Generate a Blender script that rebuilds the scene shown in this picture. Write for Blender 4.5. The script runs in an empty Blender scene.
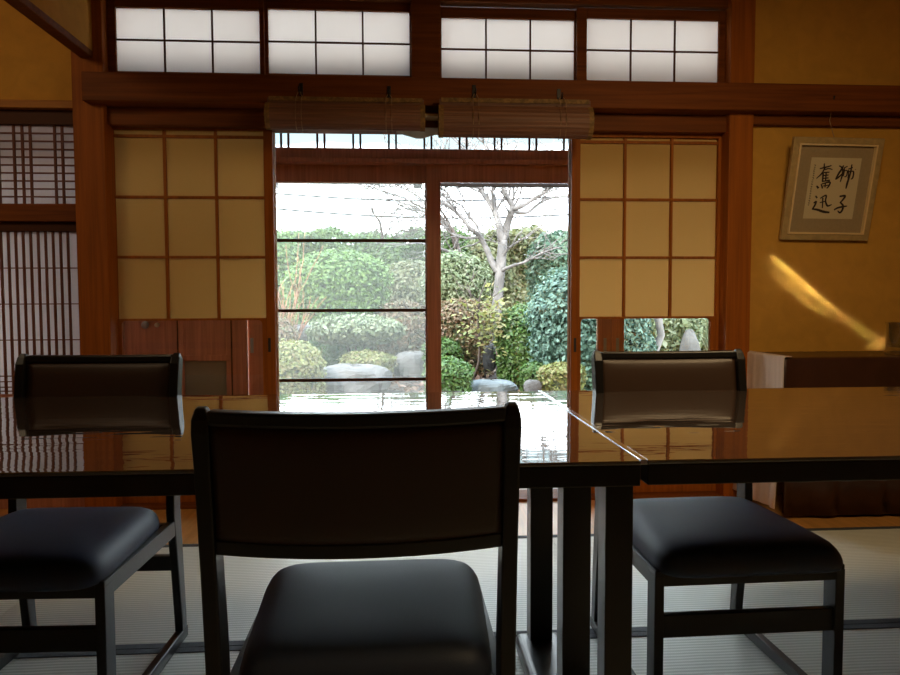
import bpy, math, random
import numpy as np
from mathutils import Vector, Matrix, Euler
random.seed(7); rng = np.random.default_rng(7)
SC = bpy.context.scene; COL = SC.collection
R = math.radians
# ------------------------------------------------------------------ camera
CAMZ = 0.92; FPX = 690.0
YAW, PITCH, ROLL = R(3.65), R(2.95), R(0.2)
cam = bpy.data.cameras.new('camera'); cam.lens = FPX/900*36; cam.sensor_width = 36; cam.clip_start = .02
cam_ob = bpy.data.objects.new('camera', cam); COL.objects.link(cam_ob)
CM = Matrix.Rotation(-YAW, 3, 'Z') @ Matrix.Rotation(R(90)-PITCH, 3, 'X') @ Matrix.Rotation(-ROLL, 3, 'Z')
cam_ob.location = (0, 0, CAMZ); cam_ob.rotation_euler = CM.to_euler(); SC.camera = cam_ob
def at(px, py, Y):
    """point of the plane y=Y seen at a pixel of the photograph -> (x, z)"""
    d = CM @ Vector(((px-450)/FPX, -(py-337.5)/FPX, -1)); t = Y/d.y
    return d.x*t, CAMZ+d.z*t
def X(px, py, Y): return at(px, py, Y)[0]
def Z(px, py, Y): return at(px, py, Y)[1]
# ------------------------------------------------------------------ materials
MATS = {}
def new_mat(name):
    m = bpy.data.materials.new(name); m.use_nodes = True; m.node_tree.nodes.clear(); MATS[name] = m
    nt = m.node_tree; out = nt.nodes.new('ShaderNodeOutputMaterial')
    return m, nt, out
def N(nt, t, **kw):
    n = nt.nodes.new(t)
    for k, v in kw.items():
        if k in n.inputs: n.inputs[k].default_value = v
        else: setattr(n, k, v)
    return n
def c4(c): return (c[0], c[1], c[2], 1)
def principled(name, col, rough=.5, ior=1.5, spec=None, var=0.0, vscale=(5,5,5), bump=0, bscale=50, metal=0, coat=0, sheen=0, detail=4, coord='Object'):
    m, nt, out = new_mat(name); L = nt.links
    b = N(nt, 'ShaderNodeBsdfPrincipled'); b.inputs['Roughness'].default_value = rough
    b.inputs['IOR'].default_value = ior; b.inputs['Metallic'].default_value = metal; b.inputs['Coat Weight'].default_value = coat
    if sheen: b.inputs['Sheen Weight'].default_value = sheen
    b.inputs['Base Color'].default_value = c4(col)
    tc = N(nt, 'ShaderNodeTexCoord')
    if var:
        mp = N(nt, 'ShaderNodeMapping'); mp.inputs['Scale'].default_value = vscale
        L.new(tc.outputs[coord], mp.inputs[0])
        n = N(nt, 'ShaderNodeTexNoise', Scale=1.0, Detail=detail, Distortion=.6); L.new(mp.outputs[0], n.inputs['Vector'])
        r = N(nt, 'ShaderNodeValToRGB'); L.new(n.outputs[0], r.inputs[0])
        r.color_ramp.elements[0].position = .3; r.color_ramp.elements[1].position = .7
        r.color_ramp.elements[0].color = c4([v*(1-var) for v in col]); r.color_ramp.elements[1].color = c4([min(1, v*(1+var)) for v in col])
        L.new(r.outputs[0], b.inputs['Base Color'])
    if bump:
        n2 = N(nt, 'ShaderNodeTexNoise', Scale=bscale, Detail=3.0); L.new(tc.outputs[coord], n2.inputs['Vector'])
        bp = N(nt, 'ShaderNodeBump', Strength=bump, Distance=.002); L.new(n2.outputs[0], bp.inputs['Height']); L.new(bp.outputs[0], b.inputs['Normal'])
    L.new(b.outputs[0], out.inputs[0]); return m
WX = (2, 60, 60); WZ = (60, 60, 2); WY = (60, 2, 60)
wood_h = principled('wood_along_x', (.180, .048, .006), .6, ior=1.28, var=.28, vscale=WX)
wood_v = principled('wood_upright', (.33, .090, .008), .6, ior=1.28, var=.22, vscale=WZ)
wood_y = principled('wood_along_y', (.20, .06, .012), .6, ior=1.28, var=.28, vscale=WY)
wood_red = principled('red_brown_sash_wood', (.46, .19, .115), .5, ior=1.35, var=.2, vscale=WZ)
wood_lat = principled('lattice_strip_wood', (.17, .06, .03), .6, ior=1.3)
wood_light = principled('pale_lintel_wood', (.42, .17, .035), .6, ior=1.3, var=.2, vscale=WX)
wood_dark = principled('dark_lattice_wood', (.07, .02, .006), .6, ior=1.3)
wood_floor = principled('veranda_floor_wood', (.30, .15, .06), .3, var=.25, vscale=WX)
board_mat = principled('threshold_board_wood', (.52, .25, .07), .3, var=.2, vscale=(40, 3, 3))
plaster = principled('ochre_sand_plaster', (.60, .30, .042), .9, var=.07, vscale=(14, 14, 14), bump=.35, bscale=180)
lacquer = principled('black_lacquered_wood', (.007, .006, .006), .30)
chair_wood = principled('black_stained_chair_wood', (.006, .0055, .0055), .36)
vinyl = principled('black_vinyl', (.045, .066, .125), .52, bump=.25, bscale=500)
vinyl_back = principled('brown_black_vinyl', (.045, .022, .012), .45, bump=.2, bscale=500)
chrome = principled('bright_metal', (.8, .82, .85), .12, metal=1)
iron = principled('dark_iron', (.03, .025, .022), .45, metal=.6)
gold = principled('champagne_gold_frame', (.50, .35, .15), .4, metal=.2, var=.15, vscale=(30, 30, 30))
gold_l = principled('bright_gold_fillet', (.90, .68, .36), .3, metal=.2)
matboard = principled('taupe_mat_board', (.36, .26, .14), .9, var=.06, vscale=(90, 90, 90))
washi = principled('cream_calligraphy_paper', (.62, .50, .30), .9)
ink = principled('black_ink', (.03, .014, .008), .8)
cloth_brown = principled('dark_brown_cloth', (.045, .016, .009), .32, var=.2, vscale=(8, 8, 8), bump=.4, bscale=60)
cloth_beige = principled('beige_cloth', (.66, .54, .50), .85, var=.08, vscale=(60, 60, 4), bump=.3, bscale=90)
bamboo = principled('bamboo_reeds', (.20, .085, .045), .6, var=.35, vscale=(3, 60, 160))
bamboo_edge = principled('blind_edge_brocade', (.24, .13, .035), .7, var=.4, vscale=(60, 60, 60))
cord_m = principled('brown_cord', (.34, .21, .11), .8)
rock = principled('grey_garden_stone', (.09, .08, .074), .9, var=.4, vscale=(6, 6, 6), bump=.8, bscale=20)
rock_blue = principled('blue_grey_stone', (.09, .10, .10), .8, var=.3, vscale=(6, 6, 6), bump=.8, bscale=20)
rock_dark = principled('dark_stone', (.035, .035, .035), .8, var=.3, vscale=(6, 6, 6), bump=.8, bscale=20)
bark = principled('pale_bark', (.16, .14, .13), .9, var=.45, vscale=(9, 9, 5), bump=.8, bscale=40)
bark_dark = principled('brown_twigs', (.07, .05, .04), .9, var=.3, vscale=(9, 9, 5))
twig_orange = principled('orange_bare_twigs', (.26, .11, .055), .9, var=.2, vscale=(9, 9, 5))
soil = principled('garden_soil', (.045, .03, .022), 1, var=.5, vscale=(3, 3, 3), bump=1, bscale=20)
white_knob = principled('white_knob', (.7, .68, .64), .3)
grey_metal = principled('painted_grey_metal', (.30, .31, .33), .5)
pale_metal = principled('pale_sky_bounce_sheet', (.6, .6, .62), .5)
roof_m = principled('grey_roof_tile', (.25, .26, .28), .7)
house_m = principled('pale_house_wall', (.6, .57, .52), .9)
heri = principled('dark_mat_border', (.05, .055, .065), .8, var=.25, vscale=(300, 40, 1))
black_rubber = principled('black_pull', (.02, .018, .018), .5)
def fogged():
    m, nt, out = new_mat('fogged_glass')
    b = N(nt, 'ShaderNodeBsdfPrincipled'); b.inputs['Base Color'].default_value = (.22, .19, .14, 1); b.inputs['Roughness'].default_value = .5
    nt.links.new(b.outputs[0], out.inputs[0]); return m
fog = fogged()
def paper(name, tr, df, mix=.5):
    m, nt, out = new_mat(name); L = nt.links
    t = N(nt, 'ShaderNodeBsdfTranslucent', Color=c4(tr)); d = N(nt, 'ShaderNodeBsdfDiffuse', Color=c4(df))
    n = N(nt, 'ShaderNodeTexNoise', Scale=25.0, Detail=6.0); tc = N(nt, 'ShaderNodeTexCoord'); L.new(tc.outputs['Object'], n.inputs['Vector'])
    mr = N(nt, 'ShaderNodeMapRange'); L.new(n.outputs[0], mr.inputs[0]); mr.inputs[3].default_value = mix-.04; mr.inputs[4].default_value = mix+.04
    x = N(nt, 'ShaderNodeMixShader'); L.new(mr.outputs[0], x.inputs[0]); L.new(d.outputs[0], x.inputs[1]); L.new(t.outputs[0], x.inputs[2])
    L.new(x.outputs[0], out.inputs[0]); return m
paper_hi = paper('white_shoji_paper', (.43, .37, .31), (.6, .5, .4), .30)
paper_lo = paper('amber_shoji_paper', (.62, .34, .10), (.60, .33, .08), .33)
paper_left = paper('grey_shoji_paper', (.60, .48, .44), (.5, .38, .3), .55)
shade_white = paper('white_lamp_shade', (.8, .8, .75), (.8, .8, .75), .5)
def thin_glass(name, refl=1.0, tint=(.97, .99, .98)):
    m, nt, out = new_mat(name); L = nt.links
    t = N(nt, 'ShaderNodeBsdfTransparent', Color=c4(tint)); g = N(nt, 'ShaderNodeBsdfGlossy', Roughness=.01)
    f = N(nt, 'ShaderNodeFresnel', IOR=1.45)
    x = N(nt, 'ShaderNodeMixShader'); L.new(f.outputs[0], x.inputs[0]); L.new(t.outputs[0], x.inputs[1]); L.new(g.outputs[0], x.inputs[2])
    L.new(x.outputs[0], out.inputs[0]); return m
glass = thin_glass('window_glass')
def screen():
    m, nt, out = new_mat('fine_insect_screen'); L = nt.links
    t = N(nt, 'ShaderNodeBsdfTransparent'); d = N(nt, 'ShaderNodeBsdfTranslucent', Color=(.52, .52, .47, 1))
    x = N(nt, 'ShaderNodeMixShader'); x.inputs[0].default_value = .16
    L.new(t.outputs[0], x.inputs[1]); L.new(d.outputs[0], x.inputs[2]); L.new(x.outputs[0], out.inputs[0]); return m
net = screen()
def solid_glass():
    m, nt, out = new_mat('clear_solid_glass')
    g = N(nt, 'ShaderNodeBsdfGlass', IOR=1.45, Roughness=.02); nt.links.new(g.outputs[0], out.inputs[0]); return m
def jar_mat():
    m, nt, out = new_mat('clear_jar_glass'); L = nt.links
    t = N(nt, 'ShaderNodeBsdfTransparent', Color=(.95, .97, .95, 1)); g = N(nt, 'ShaderNodeBsdfGlossy', Roughness=.06); d = N(nt, 'ShaderNodeBsdfTranslucent', Color=(.9, .9, .85, 1))
    f = N(nt, 'ShaderNodeLayerWeight', Blend=.45); a = N(nt, 'ShaderNodeMixShader'); a.inputs[0].default_value = .12; L.new(t.outputs[0], a.inputs[1]); L.new(d.outputs[0], a.inputs[2])
    x = N(nt, 'ShaderNodeMixShader'); L.new(f.outputs['Facing'], x.inputs[0]); L.new(a.outputs[0], x.inputs[1]); L.new(g.outputs[0], x.inputs[2])
    L.new(x.outputs[0], out.inputs[0]); return m
clear = jar_mat()
def tabletop_mat():
    m, nt, out = new_mat('glass_covered_brown_top'); L = nt.links
    b = N(nt, 'ShaderNodeBsdfPrincipled', Roughness=.015, IOR=2.15); b.inputs['Coat Weight'].default_value = 1; b.inputs['Coat Roughness'].default_value = .01; b.inputs['Base Color'].default_value = (.06, .042, .034, 1)
    tc = N(nt, 'ShaderNodeTexCoord'); mp = N(nt, 'ShaderNodeMapping'); mp.inputs['Scale'].default_value = (2.2, 9, 1)
    L.new(tc.outputs['Object'], mp.inputs[0])
    n = N(nt, 'ShaderNodeTexNoise', Scale=2.2, Detail=2.5, Roughness=.45); L.new(mp.outputs[0], n.inputs['Vector'])
    bp = N(nt, 'ShaderNodeBump', Strength=.4, Distance=.0016); L.new(n.outputs[0], bp.inputs['Height']); L.new(bp.outputs[0], b.inputs['Normal']); L.new(bp.outputs[0], b.inputs['Coat Normal'])
    L.new(b.outputs[0], out.inputs[0]); return m
top_mat = tabletop_mat()
def tatami_mat():
    m, nt, out = new_mat('woven_tatami'); L = nt.links
    b = N(nt, 'ShaderNodeBsdfPrincipled', Roughness=.42, IOR=1.6)
    tc = N(nt, 'ShaderNodeTexCoord')
    w = N(nt, 'ShaderNodeTexWave', Scale=22.0, Distortion=1.6, Detail=2.0); w.bands_direction = 'Y'; w.inputs['Detail Scale'].default_value = .35
    L.new(tc.outputs['Object'], w.inputs['Vector'])
    w2 = N(nt, 'ShaderNodeTexWave', Scale=60.0, Distortion=.5); w2.bands_direction = 'X'; L.new(tc.outputs['Object'], w2.inputs['Vector'])
    r = N(nt, 'ShaderNodeValToRGB'); L.new(w.outputs[1], r.inputs[0])
    r.color_ramp.elements[0].color = (.47, .48, .43, 1); r.color_ramp.elements[1].color = (.68, .69, .63, 1)
    L.new(r.outputs[0], b.inputs['Base Color'])
    a = N(nt, 'ShaderNodeMath', operation='MULTIPLY_ADD'); L.new(w2.outputs[1], a.inputs[0]); a.inputs[1].default_value = .25; L.new(w.outputs[1], a.inputs[2])
    bp = N(nt, 'ShaderNodeBump', Strength=.45, Distance=.002); L.new(a.outputs[0], bp.inputs['Height']); L.new(bp.outputs[0], b.inputs['Normal'])
    L.new(b.outputs[0], out.inputs[0]); return m
tatami = tatami_mat()
LEAF = .5
def leaf_mat(name, cols, tr=.35, rough=.5):
    m, nt, out = new_mat(name); L = nt.links
    g = N(nt, 'ShaderNodeNewGeometry'); r = N(nt, 'ShaderNodeValToRGB'); L.new(g.outputs['Random Per Island'], r.inputs[0])
    els = r.color_ramp.elements
    while len(els) < len(cols): els.new(.5)
    cols = [[v*LEAF for v in c] for c in cols]
    for i, c in enumerate(cols): els[i].position = i/(len(cols)-1); els[i].color = c4(c)
    b = N(nt, 'ShaderNodeBsdfPrincipled', Roughness=rough); L.new(r.outputs[0], b.inputs['Base Color'])
    t = N(nt, 'ShaderNodeBsdfTranslucent'); L.new(r.outputs[0], t.inputs['Color'])
    x = N(nt, 'ShaderNodeMixShader'); x.inputs[0].default_value = tr; L.new(b.outputs[0], x.inputs[1]); L.new(t.outputs[0], x.inputs[2])
    L.new(x.outputs[0], out.inputs[0]); return m
LF = {
 'hedge': leaf_mat('hedge_leaves', [(.05, .10, .02), (.12, .22, .04), (.22, .34, .07), (.10, .17, .05)]),
 'azalea': leaf_mat('azalea_leaves', [(.10, .20, .04), (.20, .36, .07), (.32, .50, .12), (.14, .26, .06)]),
 'olive': leaf_mat('olive_leaves', [(.16, .20, .08), (.30, .30, .12), (.40, .36, .20), (.20, .26, .08)]),
 'yellow': leaf_mat('yellow_green_leaves', [(.30, .34, .08), (.50, .50, .14), (.42, .30, .12), (.26, .34, .08)]),
 'pale': leaf_mat('pale_leaves', [(.18, .24, .10), (.36, .42, .20), (.50, .52, .32), (.16, .24, .08)]),
 'teal': leaf_mat('blue_green_leaves', [(.06, .13, .09), (.14, .27, .19), (.26, .42, .31), (.08, .17, .11)], .2, .6),
 'teal_pale': leaf_mat('pale_blue_green_leaves', [(.10, .22, .14), (.22, .38, .24), (.36, .50, .34), (.14, .26, .14)]),
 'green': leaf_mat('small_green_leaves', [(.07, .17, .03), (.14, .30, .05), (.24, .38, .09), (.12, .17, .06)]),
 'dead': leaf_mat('fallen_leaves', [(.30, .13, .07), (.45, .24, .14), (.58, .38, .26), (.20, .09, .05)], .2),
 'rust': leaf_mat('rusty_leaves', [(.30, .20, .10), (.44, .32, .18), (.36, .18, .10), (.24, .28, .10)]),
}
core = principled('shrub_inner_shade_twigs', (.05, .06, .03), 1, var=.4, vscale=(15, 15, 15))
# ------------------------------------------------------------------ mesh builder
OFF = {}
def sheet(x0, x1, y, z0, z1): return MB().add([(x0, y, z0), (x1, y, z0), (x1, y, z1), (x0, y, z1)], [(0, 1, 2, 3)])
class MB:
    def __init__(s): s.v = []; s.f = []
    def add(s, vs, fs):
        o = len(s.v); s.v += [tuple(v) for v in vs]; s.f += [tuple(i+o for i in f) for f in fs]; return s
    def box(s, x0, x1, y0, y1, z0, z1):
        return s.add([(x0,y0,z0),(x1,y0,z0),(x1,y1,z0),(x0,y1,z0),(x0,y0,z1),(x1,y0,z1),(x1,y1,z1),(x0,y1,z1)],
                     [(3,2,1,0),(4,5,6,7),(0,1,5,4),(1,2,6,5),(2,3,7,6),(3,0,4,7)])
    def loft(s, rings, caps=True, closed=False):
        n = len(rings[0]); o = len(s.v)
        for r in rings: s.v += [tuple(p) for p in r]
        for k in range(len(rings)-1+(1 if closed else 0)):
            k2 = (k+1) % len(rings)
            for i in range(n):
                j = (i+1) % n; s.f.append((o+k*n+i, o+k*n+j, o+k2*n+j, o+k2*n+i))
        if caps and not closed:
            s.f.append(tuple(o+i for i in reversed(range(n)))); s.f.append(tuple(o+(len(rings)-1)*n+i for i in range(n)))
        return s
    def tube(s, pts, rad, n=8):
        pts = [Vector(p) for p in pts]; rings = []
        if not hasattr(rad, '__len__'): rad = [rad]*len(pts)
        ref = Vector((0, 0, 1))
        for i, p in enumerate(pts):
            d = (pts[min(i+1, len(pts)-1)]-pts[max(i-1, 0)]).normalized()
            if abs(d.dot(ref)) > .95: ref = Vector((0, 1, 0)) if abs(d.y) < .9 else Vector((1, 0, 0))
            a = d.cross(ref).normalized(); b = d.cross(a)
            rings.append([p+a*math.cos(2*math.pi*k/n)*rad[i]+b*math.sin(2*math.pi*k/n)*rad[i] for k in range(n)])
        return s.loft(rings)
    def lathe(s, prof, c=(0, 0, 0), n=24):
        return s.loft([[(c[0]+r*math.cos(2*math.pi*k/n), c[1]+r*math.sin(2*math.pi*k/n), c[2]+z) for k in range(n)] for r, z in prof])
    def build(s, name, mat, parent=None, bevel=0, smooth=False, loc=None, seg=2, auto=True):
        m = bpy.data.meshes.new(name)
        off = Vector((0, 0, 0))
        if parent is not None: off = OFF.get(parent.name, Vector((0, 0, 0)))
        elif auto and loc is None:
            a = np.array(s.v); off = Vector(((a[:,0].min()+a[:,0].max())/2, (a[:,1].min()+a[:,1].max())/2, a[:,2].min()))
        m.from_pydata([tuple(Vector(v)-off) for v in s.v], [], s.f); m.update()
        import bmesh
        bm = bmesh.new(); bm.from_mesh(m); bmesh.ops.recalc_face_normals(bm, faces=bm.faces); bm.to_mesh(m); bm.free()
        m.materials.append(mat)
        o = bpy.data.objects.new(name, m); COL.objects.link(o)
        if parent is not None: o.parent = parent
        else: o.location = off
        OFF[o.name] = off
        if smooth:
            for p in m.polygons: p.use_smooth = True
        if bevel:
            b = o.modifiers.new('bevel', 'BEVEL'); b.width = bevel; b.segments = seg; b.limit_method = 'ANGLE'; b.angle_limit = R(40)
        return o
def empty(name, loc=(0, 0, 0), rz=0, label=None, cat=None, group=None, kind=None):
    o = bpy.data.objects.new(name, None); COL.objects.link(o); o.location = loc; o.rotation_euler = (0, 0, rz); o.empty_display_size = .1
    OFF[o.name] = Vector(loc); tag(o, label, cat, group, kind); return o
def tag(o, label=None, cat=None, group=None, kind=None):
    if label: o['label'] = label
    if cat: o['category'] = cat
    if group: o['group'] = group
    if kind: o['kind'] = kind
    return o
def struct(name, mb, mat, bevel=0, **k): return tag(mb.build(name, mat, bevel=bevel, **k), kind='structure')
# ------------------------------------------------------------------ key planes
YW = 3.14          # room face of the window wall
YO = 4.04          # outer glass doors of the veranda
T = .67            # table height
XR, XL, YB, ZC = 3.3, -3.6, -2.6, 2.85
# ------------------------------------------------------------------ floor and shell
struct('floor', MB().box(XL, XR, YB, YW+.1, -.12, -.06), board_mat)
struct('floor_threshold', MB().box(XL, XR, 2.655, YW+.05, -.055, -.001), board_mat)
struct('floor_veranda', MB().box(-3.5, 2.9, YW+.14, YO+.08, -.2, -.03), wood_floor)
struct('ceiling', MB().box(XL-.1, XR+.1, YB-.1, YW+.15, ZC, ZC+.1), plaster)
struct('wall_right', MB().box(XR, XR+.1, YB, YW+.1, -.1, ZC), plaster)
struct('wall_left', MB().box(XL-.1, XL, YB, YW+.1, -.1, ZC), plaster)
struct('wall_back', MB().box(XL-.1, XR+.1, YB-.1, YB, -.1, ZC), plaster)
xpl0, xpl1 = X(76.5, 250, YW-.05), X(108, 250, YW-.05)         # left pillar
xpr0, xpr1 = X(727.5, 250, YW-.05), X(751.5, 250, YW-.05)        # right pillar
z_nag0, z_nag1 = Z(450, 110.5, YW-.03), Z(450, 83, YW-.03)
z_kam = Z(450, 130, YW)
# window wall plaster right and upper left
struct('wall_front_right', MB().box(xpr1-.01, XR, YW, YW+.08, -.1, ZC), plaster)
zl1 = Z(40, 102, YW+.02)
struct('wall_front_left', MB().box(XL, xpl0+.01, YW+.02, YW+.08, zl1, ZC), plaster)
struct('trim_1', MB().box(xpl0, xpl1, YW-.05, YW+.09, -.05, ZC), wood_v, .004)
struct('trim_2', MB().box(xpr0, xpr1, YW-.05, YW+.09, -.05, ZC), wood_v, .004)
# long lintel beam across the wall, proud of the pillars
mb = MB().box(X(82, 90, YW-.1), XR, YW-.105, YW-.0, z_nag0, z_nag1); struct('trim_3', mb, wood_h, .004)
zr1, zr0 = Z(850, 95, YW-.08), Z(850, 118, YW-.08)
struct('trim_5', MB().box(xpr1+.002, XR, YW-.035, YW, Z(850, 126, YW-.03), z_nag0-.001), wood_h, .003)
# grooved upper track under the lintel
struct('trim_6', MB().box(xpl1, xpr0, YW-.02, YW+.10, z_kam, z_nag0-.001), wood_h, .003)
# sill under the shoji
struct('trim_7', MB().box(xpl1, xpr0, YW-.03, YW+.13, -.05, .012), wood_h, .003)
# left side: beam running toward the viewer over the open side room, with plaster above
zb = Z(80, 58, YW-.05); bx0, bx1 = X(80, 57, YW-.05), X(93, 53, YW-.05)
struct('trim_8', MB().box(bx0, bx1, YB, YW-.05, zb, zb+.03), wood_h, .004)
struct('wall_side_upper', MB().box(bx0+.015, bx1-.002, YB, YW-.05, zb+.03, ZC), plaster)
# transom frame members over the lintel
zt0 = z_nag1
def zwin(a, b, Yp): return Z(450, a, Yp)
struct('trim_9', MB().box(xpl1, xpr0, YW-.02, YW+.08, zt0, zt0+.012), wood_h, .003)
struct('trim_10', MB().box(X(411, 40, YW), X(440, 40, YW), YW-.045, YW+.08, zt0, ZC), wood_h, .003)
struct('trim_11', MB().box(xpl1, X(411, 40, YW), YW-.02, YW+.08, Z(260, -3, YW), ZC), wood_h, .003)
struct('trim_12', MB().box(X(440, 40, YW), xpr0, YW-.02, YW+.08, Z(580, 6, YW), ZC), wood_h, .003)
# ------------------------------------------------------------------ shoji builder
def grid(root, xs, zs, y0, y1, x0, x1, z0, z1, name, mat, w=.006, wz=None):
    m = MB()
    for x, ww in xs: m.box(x-ww/2, x+ww/2, y0, y1, z0, z1)
    for z, ww in zs: m.box(x0, x1, y0+.001, y1-.001, z-ww/2, z+ww/2)
    return m.build(name, mat, root)
def frame(m, ox0, ox1, oz0, oz1, ix0, ix1, iz0, iz1, y0, y1):
    m.box(ox0, ix0, y0, y1, oz0, oz1); m.box(ix1, ox1, y0, y1, oz0, oz1)
    m.box(ix0, ix1, y0, y1, oz0, iz0); m.box(ix0, ix1, y0, y1, iz1, oz1); return m
k = 0
# four white transom windows
for n, (pl, pr, pt, pb, ol, orr, dy) in enumerate([(115.5, 259.5, 8.4, 72, 107, 264, 0), (268, 409.5, 10, 74.3, 262, 413, .025), (441.5, 574.5, 18.5, 80.5, 438, 583, .025), (587, 719, 19.2, 82, 577, 727, 0)]):
    cp = (pl+pr)/2; Yp = YW+.005+dy
    ix0, ix1 = X(pl, 40, Yp), X(pr, 40, Yp); iz1, iz0 = Z(cp, pt, Yp), Z(cp, pb, Yp)
    ox0, ox1 = max(X(ol, 40, Yp), xpl1), min(X(orr, 40, Yp), xpr0)
    r = empty('window_%d' % (n+1), ((ix0+ix1)/2, Yp, iz0), kind='structure')
    frame(MB(), ox0, ox1, zt0+.001, iz1+.045, ix0, ix1, iz0, iz1, Yp, Yp+.024).build('window_frame', wood_h, r, .002)
    grid(r, [(ix0+(ix1-ix0)*t, .0075) for t in (1/3, 2/3)], [((iz0+iz1)/2, .0075)], Yp+.004, Yp+.012, ix0, ix1, iz0, iz1, 'lattice', wood_dark)
    sheet(ix0-.002, ix1+.002, Yp+.013, iz0-.002, iz1+.002).build('paper', paper_hi, r)
# lower shoji with glass below (yukimi)
def rounded_hole(x0, x1, z0, z1, r, Y0, Y1, ox0, ox1, oz0, oz1):
    """rectangular board with a rounded opening"""
    n = 6; loop = []
    for cx, cz, a0 in ((x1-r, z1-r, 0), (x0+r, z1-r, 90), (x0+r, z0+r, 180), (x1-r, z0+r, 270)):
        for i in range(n+1):
            a = R(a0+90*i/n); loop.append((cx+r*math.cos(a), cz+r*math.sin(a)))
    outer = []
    for (x, z) in loop:
        outer.append((ox1 if x > (x0+x1)/2 else ox0, oz1 if z > (z0+z1)/2 else oz0))
    q = len(loop)
    # blend outer points: corner points collapse at the corners of the board
    return MB().loft([[(x, Y0, z) for x, z in outer], [(x, Y0, z) for x, z in loop], [(x, Y1, z) for x, z in loop], [(x, Y1, z) for x, z in outer]], closed=True)
def shoji(name, pl, pr, pts, cols, rows, sl, sr, gpl, gpr, gpt):
    """pl,pr: paper edges px; cols: muntin px; rows: muntin px heights; sl, sr outer stile px"""
    Yp = YW+.028; cp = (pl+pr)/2
    ix0, ix1 = X(pl, 250, Yp), X(pr, 250, Yp); ox0, ox1 = X(sl, 250, Yp), X(sr, 250, Yp)
    zt = Z(cp, pts, Yp); zb_ = Z(cp, rows[-1], Yp)
    r = empty(name, ((ix0+ix1)/2, Yp, .012), kind='structure')
    m = MB(); m.box(ox0, ix0, Yp, Yp+.03, .013, z_kam+.0); m.box(ix1, ox1, Yp, Yp+.03, .013, z_kam)
    m.box(ix0, ix1, Yp, Yp+.03, zt, z_kam); m.box(ix0, ix1, Yp, Yp+.03, .013, .10)
    dfr = m.build('door_frame', wood_v, r, .002)
    g = MB()
    for c in cols: x = X(c, 250, Yp); g.box(x-.006, x+.006, Yp+.006, Yp+.02, zb_, zt)
    for c in rows[:-1]: z = Z(cp, c, Yp); g.box(ix0, ix1, Yp+.007, Yp+.019, z-.006, z+.006)
    g.build('lattice', wood_v, r)
    sheet(ix0-.002, ix1+.002, Yp+.0205, zb_-.004, zt+.002).build('paper', paper_lo, r)
    gx0, gx1, gz1 = X(gpl, 318, Yp), X(gpr, 318, Yp), Z(cp, gpt, Yp)
    rounded_hole(gx0, gx1, .13, gz1, .018, Yp+.004, Yp+.026, ix0, ix1, .10, zb_).build('glazing_board', wood_v, r)
    MB().box(gx0-.005, gx1+.005, Yp+.013, Yp+.016, .12, gz1+.004).build('glass_pane', glass, r)
    return dfr, ox0, ox1, Yp
s1, a0, a1, Yp = shoji('door_1', 113.5, 265, 129.5, (166, 217), (136, 197, 257, 318.5), 107, 274, 121, 262, 320.5)
MB().box(X(269.5, 345, Yp)-.006, X(269.5, 345, Yp)+.006, Yp-.001, Yp+.003, Z(269, 352, Yp), Z(269, 338, Yp)).build('finger_pull', black_rubber, s1)
s2, b0, b1, Yp = shoji('door_2', 580, 717, 137.5, (625, 671.5), (142, 199.5, 257.5, 316.5), 571.5, 727.5, 581, 711, 318.5)
MB().box(X(575, 345, Yp)-.006, X(575, 345, Yp)+.006, Yp-.001, Yp+.003, Z(575, 352, Yp), Z(575, 338, Yp)).build('finger_pull', black_rubber, s2)
# second pair parked behind on the outer track edge (light line of the stile)
struct('trim_13', MB().box(a1-.012, a1+.001, YW+.07, YW+.10, .013, z_kam), wood_light)
struct('trim_14', MB().box(b0-.001, b0+.012, YW+.07, YW+.10, .013, z_kam), wood_light)
# ------------------------------------------------------------------ left fine lattice doors
YL = YW+.03
lx1 = xpl0; lx0 = XL
za, zbt = Z(40, 125, YL), Z(40, 204.5, YL)
struct('trim_15', MB().box(lx0, lx1, YL-.045, YL+.04, Z(40, 110.5, YL), zl1), wood_light, .003)
struct('trim_16', MB().box(lx0, lx1, YL-.01, YL+.05, za, Z(40, 110.5, YL)), wood_dark, .002)
r = empty('window_5', (-2.2, YL, zbt), kind='structure')
m = MB(); x = X(70, 160, YL)
xs = []
for c in (62, 54.5, 30, 22, 13.5): xs.append(X(c, 160, YL))
base = xs[:]; per = X(62, 160, YL)-X(30, 160, YL)
kx = xs[2]-per*1.0
while kx > lx0+.05:
    xs += [kx, kx-.035, kx-.07]; kx -= per+.07
grid(r, [(v, .008) for v in xs], [(za+(zbt-za)*i/10, .006) for i in range(1, 10)], YL+.002, YL+.014, lx0, lx1-.02, zbt, za, 'lattice', wood_lat)
MB().box(lx1-.028, lx1, YL, YL+.03, zbt, za).box(lx0, lx0+.03, YL, YL+.03, zbt, za).build('window_frame', wood_dark, r)
sheet(lx0, lx1-.02, YL+.0145, zbt, za).build('paper', paper_left, r)
zc0, zc1 = Z(40, 222, YL), Z(40, 231.5, YL)
struct('trim_17', MB().box(lx0, lx1, YL-.03, YL+.045, zc0, zbt), wood_h, .003)
struct('trim_18', MB().box(lx0, lx1, YL-.005, YL+.045, zc1, zc0), wood_dark, .002)
zbtm = Z(40, 394, YL)
r = empty('door_3', (-2.2, YL, 0), kind='structure')
step = X(75, 300, YL)-X(67.6, 300, YL); xs = []; xx = X(69, 300, YL)
while xx > lx0: xs.append((xx, .0075)); xx -= step
zz = [(Z(40, v, YL), .005) for v in (268, 304, 340, 376, 381.5, 387, 391)]
grid(r, xs, zz, YL+.002, YL+.014, lx0, lx1, zbtm, zc1, 'lattice', wood_lat)
sheet(lx0, lx1, YL+.0145, zbtm, zc1).build('paper', paper_left, r)
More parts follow.
